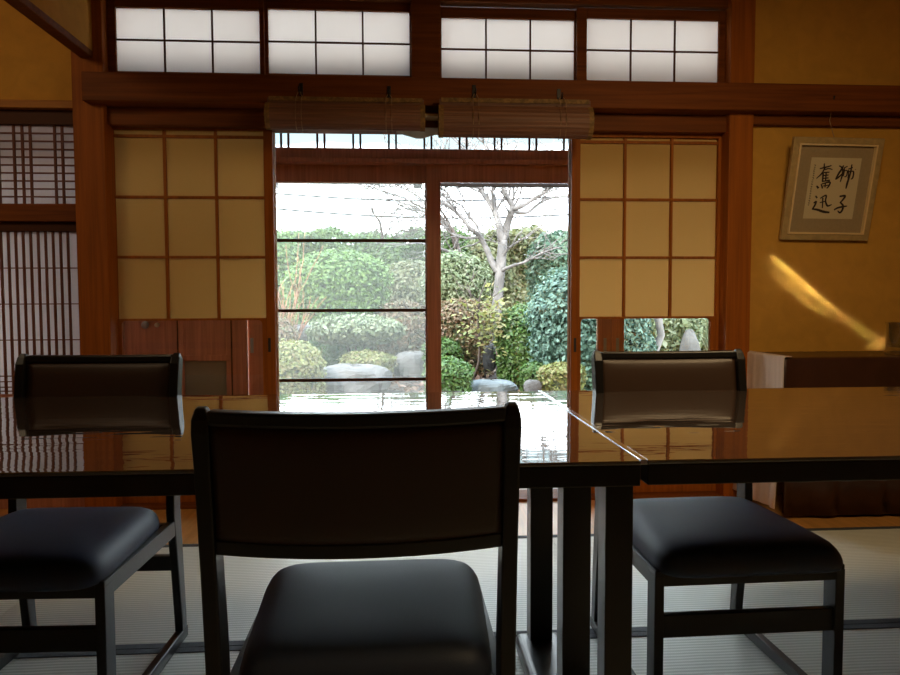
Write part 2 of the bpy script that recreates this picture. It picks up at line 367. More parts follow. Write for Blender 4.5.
MB().box(lx0, lx1, YL, YL+.03, .0, zbtm).build('lower_board', wood_red, r)
# ------------------------------------------------------------------ veranda (engawa)
zcl = Z(420, 122, YO)
xo0, xo1 = -3.5, 2.9
struct('ceiling_veranda', MB().box(xo0, xo1, YW+.11, YO+.10, zcl+.02, zcl+.05), wood_y)
struct('roof_veranda_bounce', MB().box(xo0-.1, xo1+.1, YW+.11, YO+.14, zcl+.051, zcl+.06), pale_metal)  # unseen roof sheet, made pale to bounce sky light onto the transom paper
struct('wall_veranda_left', MB().box(xo0-.08, xo0, YW+.1, YO+.08, -.2, zcl+.06), wood_v)
struct('wall_veranda_right', MB().box(xo1, xo1+.08, YW+.1, YO+.08, -.2, zcl+.06), wood_v)
zk0, zk1, zk2 = Z(440, 150, YO), Z(440, 164.5, YO), Z(440, 182, YO)
struct('trim_19', MB().box(xo0, xo1, YO-.03, YO+.07, zk1, zk0), wood_red, .003)
struct('trim_20', MB().box(xo0, xo1, YO-.06, YO-.03, zk1-.004, zk1+.022), wood_red, .003)
struct('trim_21', MB().box(xo0, xo1, YO-.03, YO+.09, -.12, -.01), wood_red, .003)
# transom strip: pairs of thin bars with glass
r = empty('window_6', (.3, YO, zk0), kind='structure')
m = MB(); p0, p1 = X(280.7, 136, YO), X(288, 136, YO); pit = (X(565, 136, YO)-X(280.7, 136, YO))/8.0
pit = (X(530, 136, YO)-X(281, 136, YO))/7
i = -12
while p0+i*pit < xo1-.1:
    for q in (p0, p1):
        xq = q+i*pit
        if xq > xo0+.02: m.box(xq-.006, xq+.006, YO+.005, YO+.02, zk0, zcl+.02)
    i += 1
m.build('bar', wood_dark, r)['kind'] = 'stuff'
MB().box(xo0, xo1, YO+.022, YO+.025, zk0, zcl+.02).build('glass_pane', glass, r)
# sliding glass doors
def glass_door(name, pl0, pl1, pr0, pr1, dy, bars=(), screen_=False, pulls=()):
    Y = YO+dy; ox0, ix0, ix1, ox1 = [X(v, 300, Y) for v in (pl0, pl1, pr0, pr1)]
    r = empty(name, ((ox0+ox1)/2, Y, -.01), kind='structure')
    zt_ = zk2
    dfr = frame(MB(), ox0, ox1, -.008, zk1, ix0, ix1, .06, zt_, Y, Y+.028).build('door_frame', wood_red, r, .003)
    MB().box(ix0-.003, ix1+.003, Y+.012, Y+.015, .055, zt_+.003).build('glass_pane', glass, r)
    if bars:
        m = MB()
        for b in bars: z = Z((pl1+pr0)/2, b, Y); m.box(ix0, ix1, Y+.002, Y+.011, z-.009, z+.009)
        for z in (.30, .55): pass
        m.build('glazing_bars', wood_dark, r)
    if screen_: sheet(ix0, ix1, Y+.040, .06, zt_).build('insect_screen', net, r)
    for pp in pulls:
        x = X(pp, 345, Y); MB().box(x-.009, x+.009, Y-.002, Y+.003, Z(pp, 353, Y), Z(pp, 338, Y)).build('finger_pull', grey_metal, dfr)
    return r
glass_door('door_4', 247, 262, 425.5, 441, .035, (240.5, 310.5, 380), True, (252,))
glass_door('door_5', 427, 441, 598, 611, 0, (), False, (605,))
glass_door('door_6', 611.5, 624.5, 770, 785, .0, (), False, (617.5,))
struct('wall_veranda_outer', MB().box(X(785.5, 300, YO), xo1, YO, YO+.05, -.1, zk1), wood_v)
# wooden door with fogged pane at the left end of the veranda
Y = YO-.005; wx0, wx1 = xo0, X(246.5, 330, YO)
r = empty('door_7', ((X(124, 330, YO)+wx1)/2, Y, -.01), kind='structure')
px0, px1, pz1 = X(184, 360, Y), X(226, 360, Y), Z(205, 361, Y)
qx0 = X(124, 330, Y); 
frame(MB(), qx0, wx1, -.008, zk1, px0, px1, .25, pz1, Y, Y+.03).build('door_frame', wood_red, r, .003)
MB().box(px0-.02, px1+.02, Y+.012, Y+.02, .24, pz1+.02).build('fogged_pane', fog, r)
MB().box(px0-.03, px1+.03, Y-.006, Y+.001, pz1+.0, pz1+.035).build('cross_rail', wood_red, r, .003)
MB().box(px0-.035, px0-.03, Y-.004, Y, .0, zk1).box(px1+.03, px1+.036, Y-.004, Y, .0, zk1).build('panel_moulding', wood_dark, r)
for (a, b, rr) in ((145, 325, .022), (157, 325, .014)):
    x, z = at(a, b, Y-.01)
    MB().lathe([(0.0001, -.02), (rr*.5, -.02), (rr*.5, -.008), (rr, -.004), (rr*.9, .004), (.0001, .008)]).build('door_knob', white_knob if rr < .015 else grey_metal, r, smooth=True)
    kb = COL.objects[-1]; kb.rotation_euler = (R(90), 0, 0); kb.location = Vector((x, Y-.012, z))-Vector(r.location)
    for v in kb.data.vertices: v.co += OFF[r.name]
struct('trim_22', MB().box(qx0-.09, qx0-.002, YO-.02, YO+.06, -.1, zk1), wood_light, .003)
r = empty('added_daylight_door', (-2.6, YO, -.01), kind='structure')  # unseen glass door, added so sky light reaches the left lattice paper
frame(MB(), xo0, qx0-.092, -.008, zk1, xo0+.04, qx0-.13, .06, zk2, YO, YO+.028).build('door_frame', wood_red, r, .003)
MB().box(xo0+.037, qx0-.127, YO+.012, YO+.015, .055, zk2+.003).build('glass_pane', glass, r)
# ------------------------------------------------------------------ lamp on the veranda ceiling
Yl = YW-.065; hx_, hd = .098, .038
lx, lz = at(419, 138.5, Yl)
r = empty('wall_lamp', (lx, Yl, lz), label='small box-shaped lamp with white underside, peeking out between the two rolled blinds', cat='lamp')
MB().loft([[(lx+a*hx_*s, Yl+b*hd*s, z) for a, b in ((-1,-1),(1,-1),(1,1),(-1,1))] for s, z in ((.12, lz), (1, lz+.032), (1, lz+.038))]).build('lamp_shade', shade_white, r)
m = MB()
for a in (-1, 1):
    for b in (-1, 1): m.box(lx+a*(hx_-.006)-.006, lx+a*(hx_-.006)+.006, Yl+b*(hd-.006)-.006, Yl+b*(hd-.006)+.006, lz+.038, lz+.088)
m.box(lx-hx_, lx+hx_, Yl-hd, Yl+hd, lz+.088, lz+.098)
m.build('lamp_frame', gold_l, r)
MB().box(lx-.02, lx+.02, Yl-.02, Yl+.02, lz+.098, z_nag0-.0005).build('lamp_mount', gold, r)
# ------------------------------------------------------------------ bamboo blinds
def blind(pl, pr, pt, pm, pb, label):
    Yb = YW-.17; cp = (pl+pr)/2
    x0, x1 = X(pl, 115, Yb), X(pr, 115, Yb); zt, zm, zb_ = Z(cp, pt, Yb), Z(cp, pm, Yb), Z(cp, pb, Yb)
    r = empty('bamboo_blind', ((x0+x1)/2, Yb, zb_), label=label, cat='blind', group='rolled bamboo blinds over the opening')
    h = zm-zb_; cz = (zm+zb_)/2; ry, rz = h*.36, h/2
    m = MB(); n = 40
    sec = []
    for i in range(n):
        a = 2*math.pi*i/n; k_ = 1 if i % 2 else .965
        sec.append((Yb+.01+ry*math.cos(a)*k_, cz+rz*math.sin(a)*k_))
    m.loft([[(x, y, z) for y, z in sec] for x in (x0, x1)]); rolled = m.build('rolled_reeds', bamboo, r)
    m = MB(); nn = 8
    for i in range(nn):
        z = zm-.004+(zt-zm)*i/nn; m.box(x0+.003, x1-.003, Yb+.012, Yb+.017, z, z+(zt-zm)/nn*.85)
    m.build('hanging_reeds', bamboo, r)
    m = MB().box(x0+.01, x1-.01, Yb+.008, Yb+.022, zt-.018, zt); m.build('top_band', bamboo_edge, r)
    for xe in (x0, x1-.018):
        sc = [(Yb+.01+(y-Yb-.01)*1.03, cz+(z-cz)*1.03) for y, z in sec]
        MB().loft([[(x, y, z) for y, z in sc] for x in (xe-.002, xe+.018)]).build('edge_binding', bamboo_edge, rolled)
    return r, x0, x1, Yb, zt, zb_, sec
bl1 = blind(266, 425, 96.5, 103.5, 129.5, 'rolled bamboo blind hanging over the left half of the opening')
bl2 = blind(439, 592, 98, 106, 137.5, 'rolled bamboo blind hanging over the right half, thicker roll')
for (hp, hy, b, lab) in ((301, 84, bl1, 'dark iron hook at the far left, holding the left end of the left blind'),
                         (389, 87, bl1, 'dark iron hook holding the right end of the left blind'),
                         (474, 86, bl2, 'thick black hook holding the left end of the right blind'),
                         (559, 90, bl2, 'dark iron hook at the far right, holding the right end of the right blind')):
    Yb = b[3]; x, z = at(hp, hy, YW-.11)
    r = empty('blind_hook', (x, YW-.106, z-.05), label=lab, cat='hook', group='hooks for the blinds')
    MB().box(x-.008, x+.008, YW-.110, YW-.105, z-.05, z+.005).build('hook_plate', iron, r, .001)
    MB().tube([(x, YW-.108, z-.035), (x, YW-.14, z-.05), (x, YW-.172, z-.05), (x, YW-.176, z-.03)], .004, 8).build('hook_arm', iron, r, smooth=True)
    c = MB(); zt, zb_ = b[4], b[5]
    for dx in (-.012, .012):
        ys = b[3]+.01; rr = (max(p[0] for p in b[6])-ys)+.006
        c.tube([(x, YW-.172, z-.045), (x+dx, b[3]+.004, zt), (x+dx, ys-rr*.6, zt-.02), (x+dx, ys-rr, (zt+zb_)/2-.01), (x+dx, ys-rr*.5, zb_+.004), (x+dx, ys, zb_-.006)], .0018, 6)
    c.build('cord', cord_m, b[0])
# ------------------------------------------------------------------ framed calligraphy
fw, fh = .405, .475
fx0, fz0 = at(782.5, 240.5, YW-.03); fx1, _ = at(870, 241, YW-.03)
root = empty('framed_calligraphy', (0, 0, 0), label='gold framed brush calligraphy hanging tilted forward on the ochre wall', cat='picture')
w2 = (fx1-fx0)/2
fh = .460
def fr(m, o, i, y0, y1): # frame ring from outer inset o to inner inset i
    x0, x1, z0, z1 = -w2+o, w2-o, o, fh-o; a0_, a1_, c0, c1 = -w2+i, w2-i, i, fh-i
    ring = lambda x0, x1, z0, z1, y: [(x0, y, z0), (x1, y, z0), (x1, y, z1), (x0, y, z1)]
    return m.loft([ring(x0, x1, z0, z1, y1), ring(x0, x1, z0, z1, y0), ring(a0_, a1_, c0, c1, y0-.0), ring(a0_, a1_, c0, c1, y1)], closed=True)
m = MB(); fr(m, 0, .028, -.022, 0); m.build('outer_frame', gold, root, .003)
m = MB(); fr(m, .028, .036, -.026, -.004); m.build('inner_fillet', gold_l, root, .001)
MB().box(-w2+.034, w2-.034, -.010, -.006, .034, fh-.034).build('mat_board', matboard, root)
pw0, pw1, pz0, pz1 = -w2+.098, w2-.088, .098, fh-.088
cal = MB().box(pw0, pw1, -.0115, -.010, pz0, pz1).build('calligraphy_paper', washi, root)
MB().box(-w2+.02, w2-.02, -.006, -.002, .02, fh-.02).build('backing_board', wood_dark, root)
def cmap(x, y):
    v = (y-52)/560; xl = 90-60*v; xr = 580-90*v; u = (x-xl)/(xr-xl)
    return pw0+u*(pw1-pw0), pz1-v*(pz1-pz0)
strokes = [ # (points, widths)
 ([(402,118),(385,150),(352,200),(325,248)], (10,15,14,8)), ([(358,122),(392,146),(392,200),(372,270)], (8,13,14,7)), ([(400,182),(372,212),(332,244)], (8,12,13)),
 ([(408,140),(440,126)], (9,8)), ([(412,135),(408,175),(400,218)], (8,10,7)), ([(412,168),(438,166),(430,214),(410,222)], (8,9,9,6)),
 ([(448,152),(492,136)], (9,8)), ([(452,160),(446,236)], (10,8)), ([(452,176),(498,172),(492,228),(472,242)], (8,11,12,7)), ([(482,108),(470,180),(440,280),(428,330)], (9,13,16,9)), ([(515,150),(518,158)], (5,5)),
 ([(368,402),(420,396),(402,430),(374,460)], (12,17,14,10)), ([(374,455),(402,486),(396,528),(374,552),(352,534)], (11,15,15,15,6)), ([(318,528),(352,508),(400,496),(440,490)], (10,14,14,9)),
 ([(214,104),(212,150)], (9,12)), ([(172,152),(230,138),(284,122)], (8,11,8)), ([(222,142),(192,196),(142,242)], (11,12,6)), ([(222,160),(258,150),(294,158)], (8,9,7)),
 ([(206,184),(202,268)], (13,12)), ([(208,188),(266,182)], (9,9)), ([(206,214),(258,208)], (9,9)), ([(206,240),(258,234)], (8,9)), ([(196,268),(272,256)], (9,11)), ([(234,186),(232,264)], (11,10)),
 ([(146,308),(166,330)], (10,16)), ([(190,292),(204,332)], (10,12)), ([(194,292),(272,272),(262,310),(244,330)], (8,13,12,9)), ([(206,310),(258,300)], (8,8)), ([(230,282),(228,322)], (10,9)),
 ([(140,400),(156,420)], (10,13)), ([(124,468),(148,452),(136,488),(116,520)], (9,13,14,12)), ([(110,522),(160,528),(220,546),(276,552)], (10,17,19,13)),
 ([(184,424),(240,394),(236,446),(256,490),(296,478)], (8,13,12,15,6)), ([(182,462),(232,450)], (8,8)), ([(210,418),(208,512)], (12,8))]
yy = 116
while yy < 485:
    xx = 126-50*(yy-116)/370; l_ = random.uniform(8, 16)
    strokes.append(([(xx-4+random.uniform(-4, 4), yy), (xx+random.uniform(-2, 7), yy+l_)], (3.4, 4))); strokes.append(([(xx-7, yy+l_*.6), (xx+7, yy+l_*.3)], (2.5, 3)))
    yy += l_+9
SCL = (pz1-pz0)/560
m = MB()
for pts, wd in strokes:
    P = [Vector((cmap(*p)[0], cmap(*p)[1])) for p in pts]
    # resample smoothly
    Q, Wd = [], []
    for i in range(len(P)-1):
        p0_ = P[max(i-1, 0)]; p1_ = P[i]; p2_ = P[i+1]; p3_ = P[min(i+2, len(P)-1)]
        for s in range(5):
            t = s/5; Q.append(.5*((2*p1_)+(p2_-p0_)*t+(2*p0_-5*p1_+4*p2_-p3_)*t*t+(3*p1_-p0_-3*p2_+p3_)*t**3)); Wd.append(wd[i]+(wd[i+1]-wd[i])*t)
    Q.append(P[-1]); Wd.append(wd[-1])
    rings = []
    for i, q in enumerate(Q):
        d = (Q[min(i+1, len(Q)-1)]-Q[max(i-1, 0)]); d = d.normalized() if d.length > 0 else Vector((1, 0)); nrm = Vector((-d.y, d.x))*Wd[i]*SCL*.62
        a, b = q+nrm, q-nrm
        rings.append([(a.x, -.0121, a.y), (b.x, -.0121, b.y), (b.x, -.0115, b.y), (a.x, -.0115, a.y)])
    m.loft(rings)
m.build('brush_writing', ink, cal)
TILT = R(11.5)
root.location = ((fx0+fx1)/2-.006, YW-.004, fz0+.006); root.rotation_euler = (TILT, R(.6), 0)
hx, hz = at(832, 97, YW-.09)
tp = Matrix.Translation(root.location) @ root.rotation_euler.to_matrix().to_4x4() @ Vector((0, .002, fh-.03))
r = empty('picture_hook', (hx, YW-.088, hz), label='dark hook on the lintel above the framed calligraphy', cat='hook')
MB().box(hx-.008, hx+.008, YW-.091, YW-.085, hz-.01, hz+.02).build('hook_plate', iron, r, .001)
MB().tube([(hx, YW-.088, hz), (hx, YW-.105, hz-.012), (hx, YW-.108, hz+.0)], .004).build('hook_arm', iron, r)
cd = MB().tube([(hx, YW-.104, hz-.01), (hx+.004, YW-.07, hz-.10), tuple(tp)], .0016, 6).build('hanging_cord', cord_m)
tag(cd, 'thin brown cord running from the lintel hook down to the picture frame', 'cord')
# ------------------------------------------------------------------ cloth covered side table
cx0 = X(746, 353, YW-.03); cyn = 2.79; cyf = YW-.01; cz = .681; cxr = 3.1
r = empty('side_table', ((cx0+cxr)/2, 2.95, 0), label='long narrow table along the ochre wall, hidden under a dark brown cloth', cat='table')
MB().box(cx0+.02, cxr-.02, cyn+.02, cyf-.01, cz-.04, cz-.006).build('tabletop', wood_dark, r)
for a in (cx0+.05, cxr-.08):
    for b in (cyn+.04, cyf-.06): MB().box(a, a+.035, b, b+.035, 0, cz-.04).build('leg', wood_dark, r)
def drape(name, mat, pts_top, zfun, parent=None, thick=.002):
    pass
# brown cloth: top plus front fall with soft folds
m = MB(); nx = 120; rows = []
xsn = np.linspace(cx0+.004, cxr, nx)
def fold(x, a): return a*(.010*math.sin(x*17)+.006*math.sin(x*41+1))
prof = [(cyf, cz, 0), (cyn+.02, cz, 0), (cyn+.006, cz-.003, 0), (cyn, cz-.012, 0), (cyn-.003, cz-.15, .3), (cyn-.006, cz-.35, .7), (cyn-.010, .18, 1), (cyn-.013, .012, 1.2)]
for x in xsn: rows.append([(x, y-abs(fold(x, a)), z) for y, z, a in prof]+[(x, y-abs(fold(x, a))+.0025 if i > 1 else y, z-.0025 if i < 3 else z) for i, (y, z, a) in reversed(list(enumerate(prof)))])
m.loft(rows)
o = m.build('tablecloth', cloth_brown, smooth=True); tag(o, 'dark brown cloth covering the side table top and falling to the floor in front', 'tablecloth')
# beige cloth over the left end
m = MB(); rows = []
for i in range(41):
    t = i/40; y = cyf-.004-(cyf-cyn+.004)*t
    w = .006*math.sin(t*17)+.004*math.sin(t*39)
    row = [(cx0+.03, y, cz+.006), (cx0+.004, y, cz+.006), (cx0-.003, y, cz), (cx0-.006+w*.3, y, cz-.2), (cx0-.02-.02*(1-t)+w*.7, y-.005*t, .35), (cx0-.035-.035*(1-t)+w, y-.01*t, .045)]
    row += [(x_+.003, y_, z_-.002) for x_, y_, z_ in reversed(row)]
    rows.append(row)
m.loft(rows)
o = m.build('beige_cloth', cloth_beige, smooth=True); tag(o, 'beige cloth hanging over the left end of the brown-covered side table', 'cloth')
# clear glass vessel at the right edge
gx = X(905, 340, 2.87)
m = MB().lathe([(.0001, 0), (.068, 0), (.072, .01), (.068, .02), (.066, .03), (.066, .135), (.070, .138), (.070, .142), (.062, .142), (.062, .035), (.0001, .03)], (gx, 2.88, cz+.001), 40)
o = m.build('glass_jar', clear, smooth=True); tag(o, 'clear glass jar standing on the brown-covered side table at the right edge', 'jar')
# ------------------------------------------------------------------ tatami
mats = [(-2.95, -1.2, 1.845, 2.65, 'tatami mat beside the wooden threshold board, furthest left of the row along it'),
        (-1.2, .56, 1.845, 2.65, 'tatami mat beside the threshold board, between the left and right rear chairs'),
        (.56, 2.32, 1.845, 2.65, 'tatami mat along the threshold board, before the brown-covered side table'),
        (-2.10, -.34, .97, 1.841, 'tatami mat under the left chair'),
        (-.34, 1.42, .97, 1.841, 'tatami mat under the seam of the two tables and most of the right rear chair'),
        (1.42, 3.28, .97, 1.841, None),
        (-2.10, -.34, .1, .966, None), (-.34, 1.42, .1, .966, None), (1.42, 3.28, .1, .966, None), (2.324, 3.28, 1.845, 2.65, None), (-3.58, -2.104, .1, 1.841, None), (-3.58, -2.954, 1.845, 2.65, None)]
for (x0, x1, y0, y1, lab) in mats:
    x0 += .001; x1 -= .001
    if lab is None:
        struct('floor_mat', MB().box(x0, x1, y0, y1, -.055, -.001), tatami); continue
    r = empty('tatami_mat', ((x0+x1)/2, (y0+y1)/2, -.055), label=lab, cat='tatami mat', group='tatami mats on the floor')
    MB().box(x0, x1, y0, y1, -.055, -.002).build('woven_surface', tatami, r)
    for b in ((y0, y0+.024), (y1-.024, y1)):
        MB().box(x0, x1, b[0]-.0003, b[1]+.0003, -.05, 0).build('cloth_border', heri, r)
struct('floor_under_viewer', MB().box(XL, XR, YB, .098, -.055, -.001), tatami)
# ------------------------------------------------------------------ tables
YN, YF = 1.052, 1.902
def table(name, x0, x1, yn, yf, label, legs):
    r = empty(name, ((x0+x1)/2, (yn+yf)/2, 0), label=label, cat='table', group='long black dining tables')
    th = .006
    MB().box(x0, x1, yn, yf, T-th, T).build('glass_sheet', top_mat, r, .0015)
    MB().box(x0, x1, yn, yf, T-.040, T-th-.0005).build('tabletop', lacquer, r, .002)
    legs(r); return r
XS = X(647, 466, YN); XSf = X(538, 393, YF)
XS = (XS+XSf)/2
def legsL(r):
    xr = .359; m = MB()
    specs = [(1.09, .045, .046), (1.345, .055, .057), (1.705, .055, .057)]
    xr = X(633, 560, 1.09)
    for (y, d, w) in specs:
        MB().box(xr-w, xr, y, y+d, .052, T-.0405).build('leg', lacquer, r, .002)
    MB().box(xr-.088, xr+.032, YN+.015, 1.765, .0, .052).build('foot_rail', lacquer, r, .018, seg=4)
    xl = -1.9
    for (y, d, w) in specs: MB().box(xl, xl+w, y, y+d, .052, T-.0405).build('leg', lacquer, r, .002)
    MB().box(xl-.03, xl+.088, YN+.015, 1.765, .0, .052).build('foot_rail', lacquer, r, .018, seg=4)
    pass
def legsR(r):
    xa = 2.1
    for y in (1.09, 1.345, 1.705): MB().box(xa, xa+.057, y, y+.055, .052, T-.0405).build('leg', lacquer, r, .002)
    MB().box(xa-.03, xa+.088, YN+.015, 1.765, .0, .052).build('foot_rail', lacquer, r, .018, seg=4)
    # hooked coupling that hangs the left end on the neighbouring table
    MB().box(XS-.02, XS+.03, 1.40, 1.55, T-.0455, T-.0405).build('coupling_plate', iron, r)
table('dining_table', -2.2, XS-.0062, YN-.004, YF, 'long black dining table at the left, mirror-like top, slatted leg at its right end', legsL)
tr = table('dining_table', XS+.0062, 2.3, YN, YF+.004, 'long black dining table at the right, brown reflecting top beyond the seam', legsR)
MB().box(XS-.006, XS+.006, YN+.001, YF, T-.007, T+.0012).build('edge_strip', chrome, tr, .0006)
# ------------------------------------------------------------------ chairs
def rect_path(m, pts, wx, dy):
    """sweep a rectangle along points in the y-z plane, width along x; pts (x, y, z); wx, dy half sizes lists"""
    rings = []
    P = [Vector(p) for p in pts]
    for i, p in enumerate(P):
        d = (P[min(i+1, len(P)-1)]-P[max(i-1, 0)]).normalized(); n = Vector((0, -d.z, d.y))
        w = wx[i] if hasattr(wx, '__len__') else wx; h = dy[i] if hasattr(dy, '__len__') else dy
        rings.append([p+Vector((w, 0, 0))+n*h, p-Vector((w, 0, 0))+n*h, p-Vector((w, 0, 0))-n*h, p+Vector((w, 0, 0))-n*h])
    return m.loft(rings)
HWD = .2145
def make_chair():
    r = empty('dining_chair')
    for s in (-1, 1):
        px = s*(HWD-.011)
        # rear post with swept back and rounded tip
        m = MB(); pts = [(px, -.222, .03), (px, -.205, .2), (px, -.185, .37), (px, -.188, .43), (px, -.205, .56), (px, -.225, .70), (px, -.233, .755), (px, -.238, .772), (px, -.240, .785)]
        rect_path(m, pts, [.011]*6+[.012, .011, .007], [.017, .020, .025, .025, .021, .019, .018, .014, .006])
        m.build('rear_leg', chair_wood, r, .003)
        m = MB(); rect_path(m, [(px, .207, .03), (px, .207, .335)], .0105, .022); m.build('front_leg', chair_wood, r, .002)
        m = MB().box(px-.011, px+.011, -.245, .230, 0, .030); m.build('floor_runner', chair_wood, r, .003)
        m = MB().box(px-.010, px+.010, -.17, .228, .305, .345); m.build('side_rail', chair_wood, r, .002)
    MB().box(-HWD+.02, HWD-.02, .207, .228, .310, .345).build('front_rail', chair_wood, r, .002); MB().box(-HWD+.02, HWD-.02, -.175, -.155, .305, .340).build('rear_rail', chair_wood, r, .002)
    MB().box(-HWD+.02, HWD-.02, .203, .221, .194, .244).build('stretcher', chair_wood, r, .002)
    MB().box(-HWD+.02, HWD-.02, -.217, -.197, .20, .24).build('stretcher', chair_wood, r, .002)
    # cushion: superellipse pad, wider at the front
    m = MB(); nx_, ny_ = 28, 28
    y0, y1 = -.168, .266
    def outline(t, k):   # superellipse
        c, s_ = math.cos(t), math.sin(t); e = .26
        u = math.copysign(abs(c)**e, c); v = math.copysign(abs(s_)**e, s_)
        y = (y0+y1)/2+(y1-y0)/2*v*k_y(k); hw = (.193+(.2145-.193)*((y-y0)/(y1-y0)))
        return u*hw*k, y
    def k_y(k): return k
    rings = []
    for k_, z in ((.965, .335), (.99, .338), (1.0, .346), (.998, .354), (.985, .364), (.960, .374), (.925, .383), (.87, .390), (.78, .3955), (.6, .399), (.35, .401), (.1, .4015)):
        rings.append([(lambda q: (q[0], q[1], z+.004))(outline(2*math.pi*i/96, k_)) for i in range(96)])
    m.loft(rings); m.build('seat', vinyl, r, smooth=True)
    # backrest: curved panel, bulging backwards at the centre
    def bend(x): return -.028*(1-(x/HWD)**2)
    def leany(z): return -.192-.042*(z-.46)/.31
    def panel(z0, z1, th, back, nx=28, nz=6, inset=.020, sag=0, pad=0):
        m = MB(); rings = []
        hw = HWD-inset
        for i in range(nx+1):
            x = -hw+2*hw*i/nx; fr_, bk = [], []
            e = 1-(abs(x)/hw)**8
            for j in range(nz+1):
                z = z0+(z1-z0)*j/nz+sag*(1-(x/hw)**2)*(-1); ee = 1-abs(2*j/nz-1)**6
                fr_.append((x, leany(z)+bend(x)+th/2+pad*e*ee, z)); bk.append((x, leany(z)+bend(x)-th/2-pad*e*ee*.6, z))
            rings.append(fr_+bk[::-1])
        return m.loft(rings)
    panel(.600, .763, .016, 0, pad=.009, nz=10, sag=.003).build('backrest', vinyl_back, r, smooth=True)
    panel(.761, .781, .026, 0, nz=2, sag=.003).build('top_rail', chair_wood, r, .004)
    panel(.582, .604, .020, 0, nz=2, sag=.003).build('lower_rail', chair_wood, r, .003)
    return r
def copy_tree(o, parent=None):
    c = o.copy(); COL.objects.link(c)
    if parent is not None: c.parent = parent
    for ch in list(o.children): copy_tree(ch, c)
    return c
chair = make_chair()
xb, _ = at(357.5, 410, .911)
chair.location = (xb, 1.151, 0); chair.rotation_euler = (0, 0, R(0.5))
tag(chair, 'black chair in the foreground with its back to us, nearest of the three chairs', 'chair', 'black vinyl dining chairs')
def rear_chair(pxb, rz, label, yb=1.885):
    c = copy_tree(chair); c.rotation_euler = (0, 0, R(180+rz))
    xb, _ = at(pxb, 390, 1.885)
    # the back top centre sits at local (0,-.24)
    off = Matrix.Rotation(R(180+rz), 3, 'Z') @ Vector((0, -.24, 0))
    c.location = (xb-off.x, yb-off.y, 0); tag(c, label, 'chair', 'black vinyl dining chairs'); return c
rear_chair(667, 1.2, 'black chair facing us behind the right table, near the seam')
rear_chair(97, -2.0, 'black chair facing us behind the left table, by the fine lattice doors', 1.915)
# ------------------------------------------------------------------ garden
def gz(y): return -.30+.13*(max(y, 4.4)-5)
m = MB(); vs, fs = [], []; nx, ny = 60, 60
for j in range(ny+1):
    for i in range(nx+1):
        x = -14+30*i/nx; y = 4.2+20*j/ny; vs.append((x, y, gz(min(y, 13))+.03*math.sin(x*2.1+y)+.02*math.sin(y*3.3-x*1.7)))
for j in range(ny):
    for i in range(nx): a = j*(nx+1)+i; fs.append((a, a+1, a+nx+2, a+nx+1))
o = m.add(vs, fs).build('garden_ground', soil, smooth=True); tag(o, kind='structure')
# leaf clouds
def leaf_quads(P, Nn, size, aspect=1.8):
    n = len(P); r1 = rng.normal(size=(n, 3)); nn = Nn+.55*r1; nn /= np.linalg.norm(nn, axis=1)[:, None]
    a = np.cross(nn, rng.normal(size=(n, 3))); a /= np.linalg.norm(a, axis=1)[:, None]; b = np.cross(nn, a)
    s = (size*rng.uniform(.6, 1.3, n))[:, None]
    v = np.stack([P-a*s, P+b*s/aspect+nn*s*.15, P+a*s, P-b*s/aspect+nn*s*.15], 1).reshape(-1, 3)
    f = np.arange(4*n).reshape(-1, 4)
    return v, f
def np_mesh(name, v, f, mat, parent=None, loc=(0, 0, 0)):
    m = bpy.data.meshes.new(name); v = v-np.array(loc)
    m.vertices.add(len(v)); m.vertices.foreach_set('co', v.astype(np.float32).ravel())
    m.loops.add(f.size); m.loops.foreach_set('vertex_index', f.astype(np.int32).ravel())
    m.polygons.add(len(f)); m.polygons.foreach_set('loop_start', np.arange(0, f.size, 4, dtype=np.int32))
    m.update(calc_edges=True); m.materials.append(mat)
    o = bpy.data.objects.new(name, m); COL.objects.link(o)
    if parent is not None: o.parent = parent
    else: o.location = loc
    return o
def ellipsoid_core(c, rad, k=.86, n=20, mm=12, lump=0, flat=-9):
    m = MB(); rings = []
    for j in range(1, mm):
        th = math.pi*j/mm; rings.append([(c[0]+rad[0]*k*math.sin(th)*math.cos(2*math.pi*i/n), c[1]+rad[1]*k*math.sin(th)*math.sin(2*math.pi*i/n), max(flat, c[2]-rad[2]*k*math.cos(th))) for i in range(n)])
    return m.loft(rings)
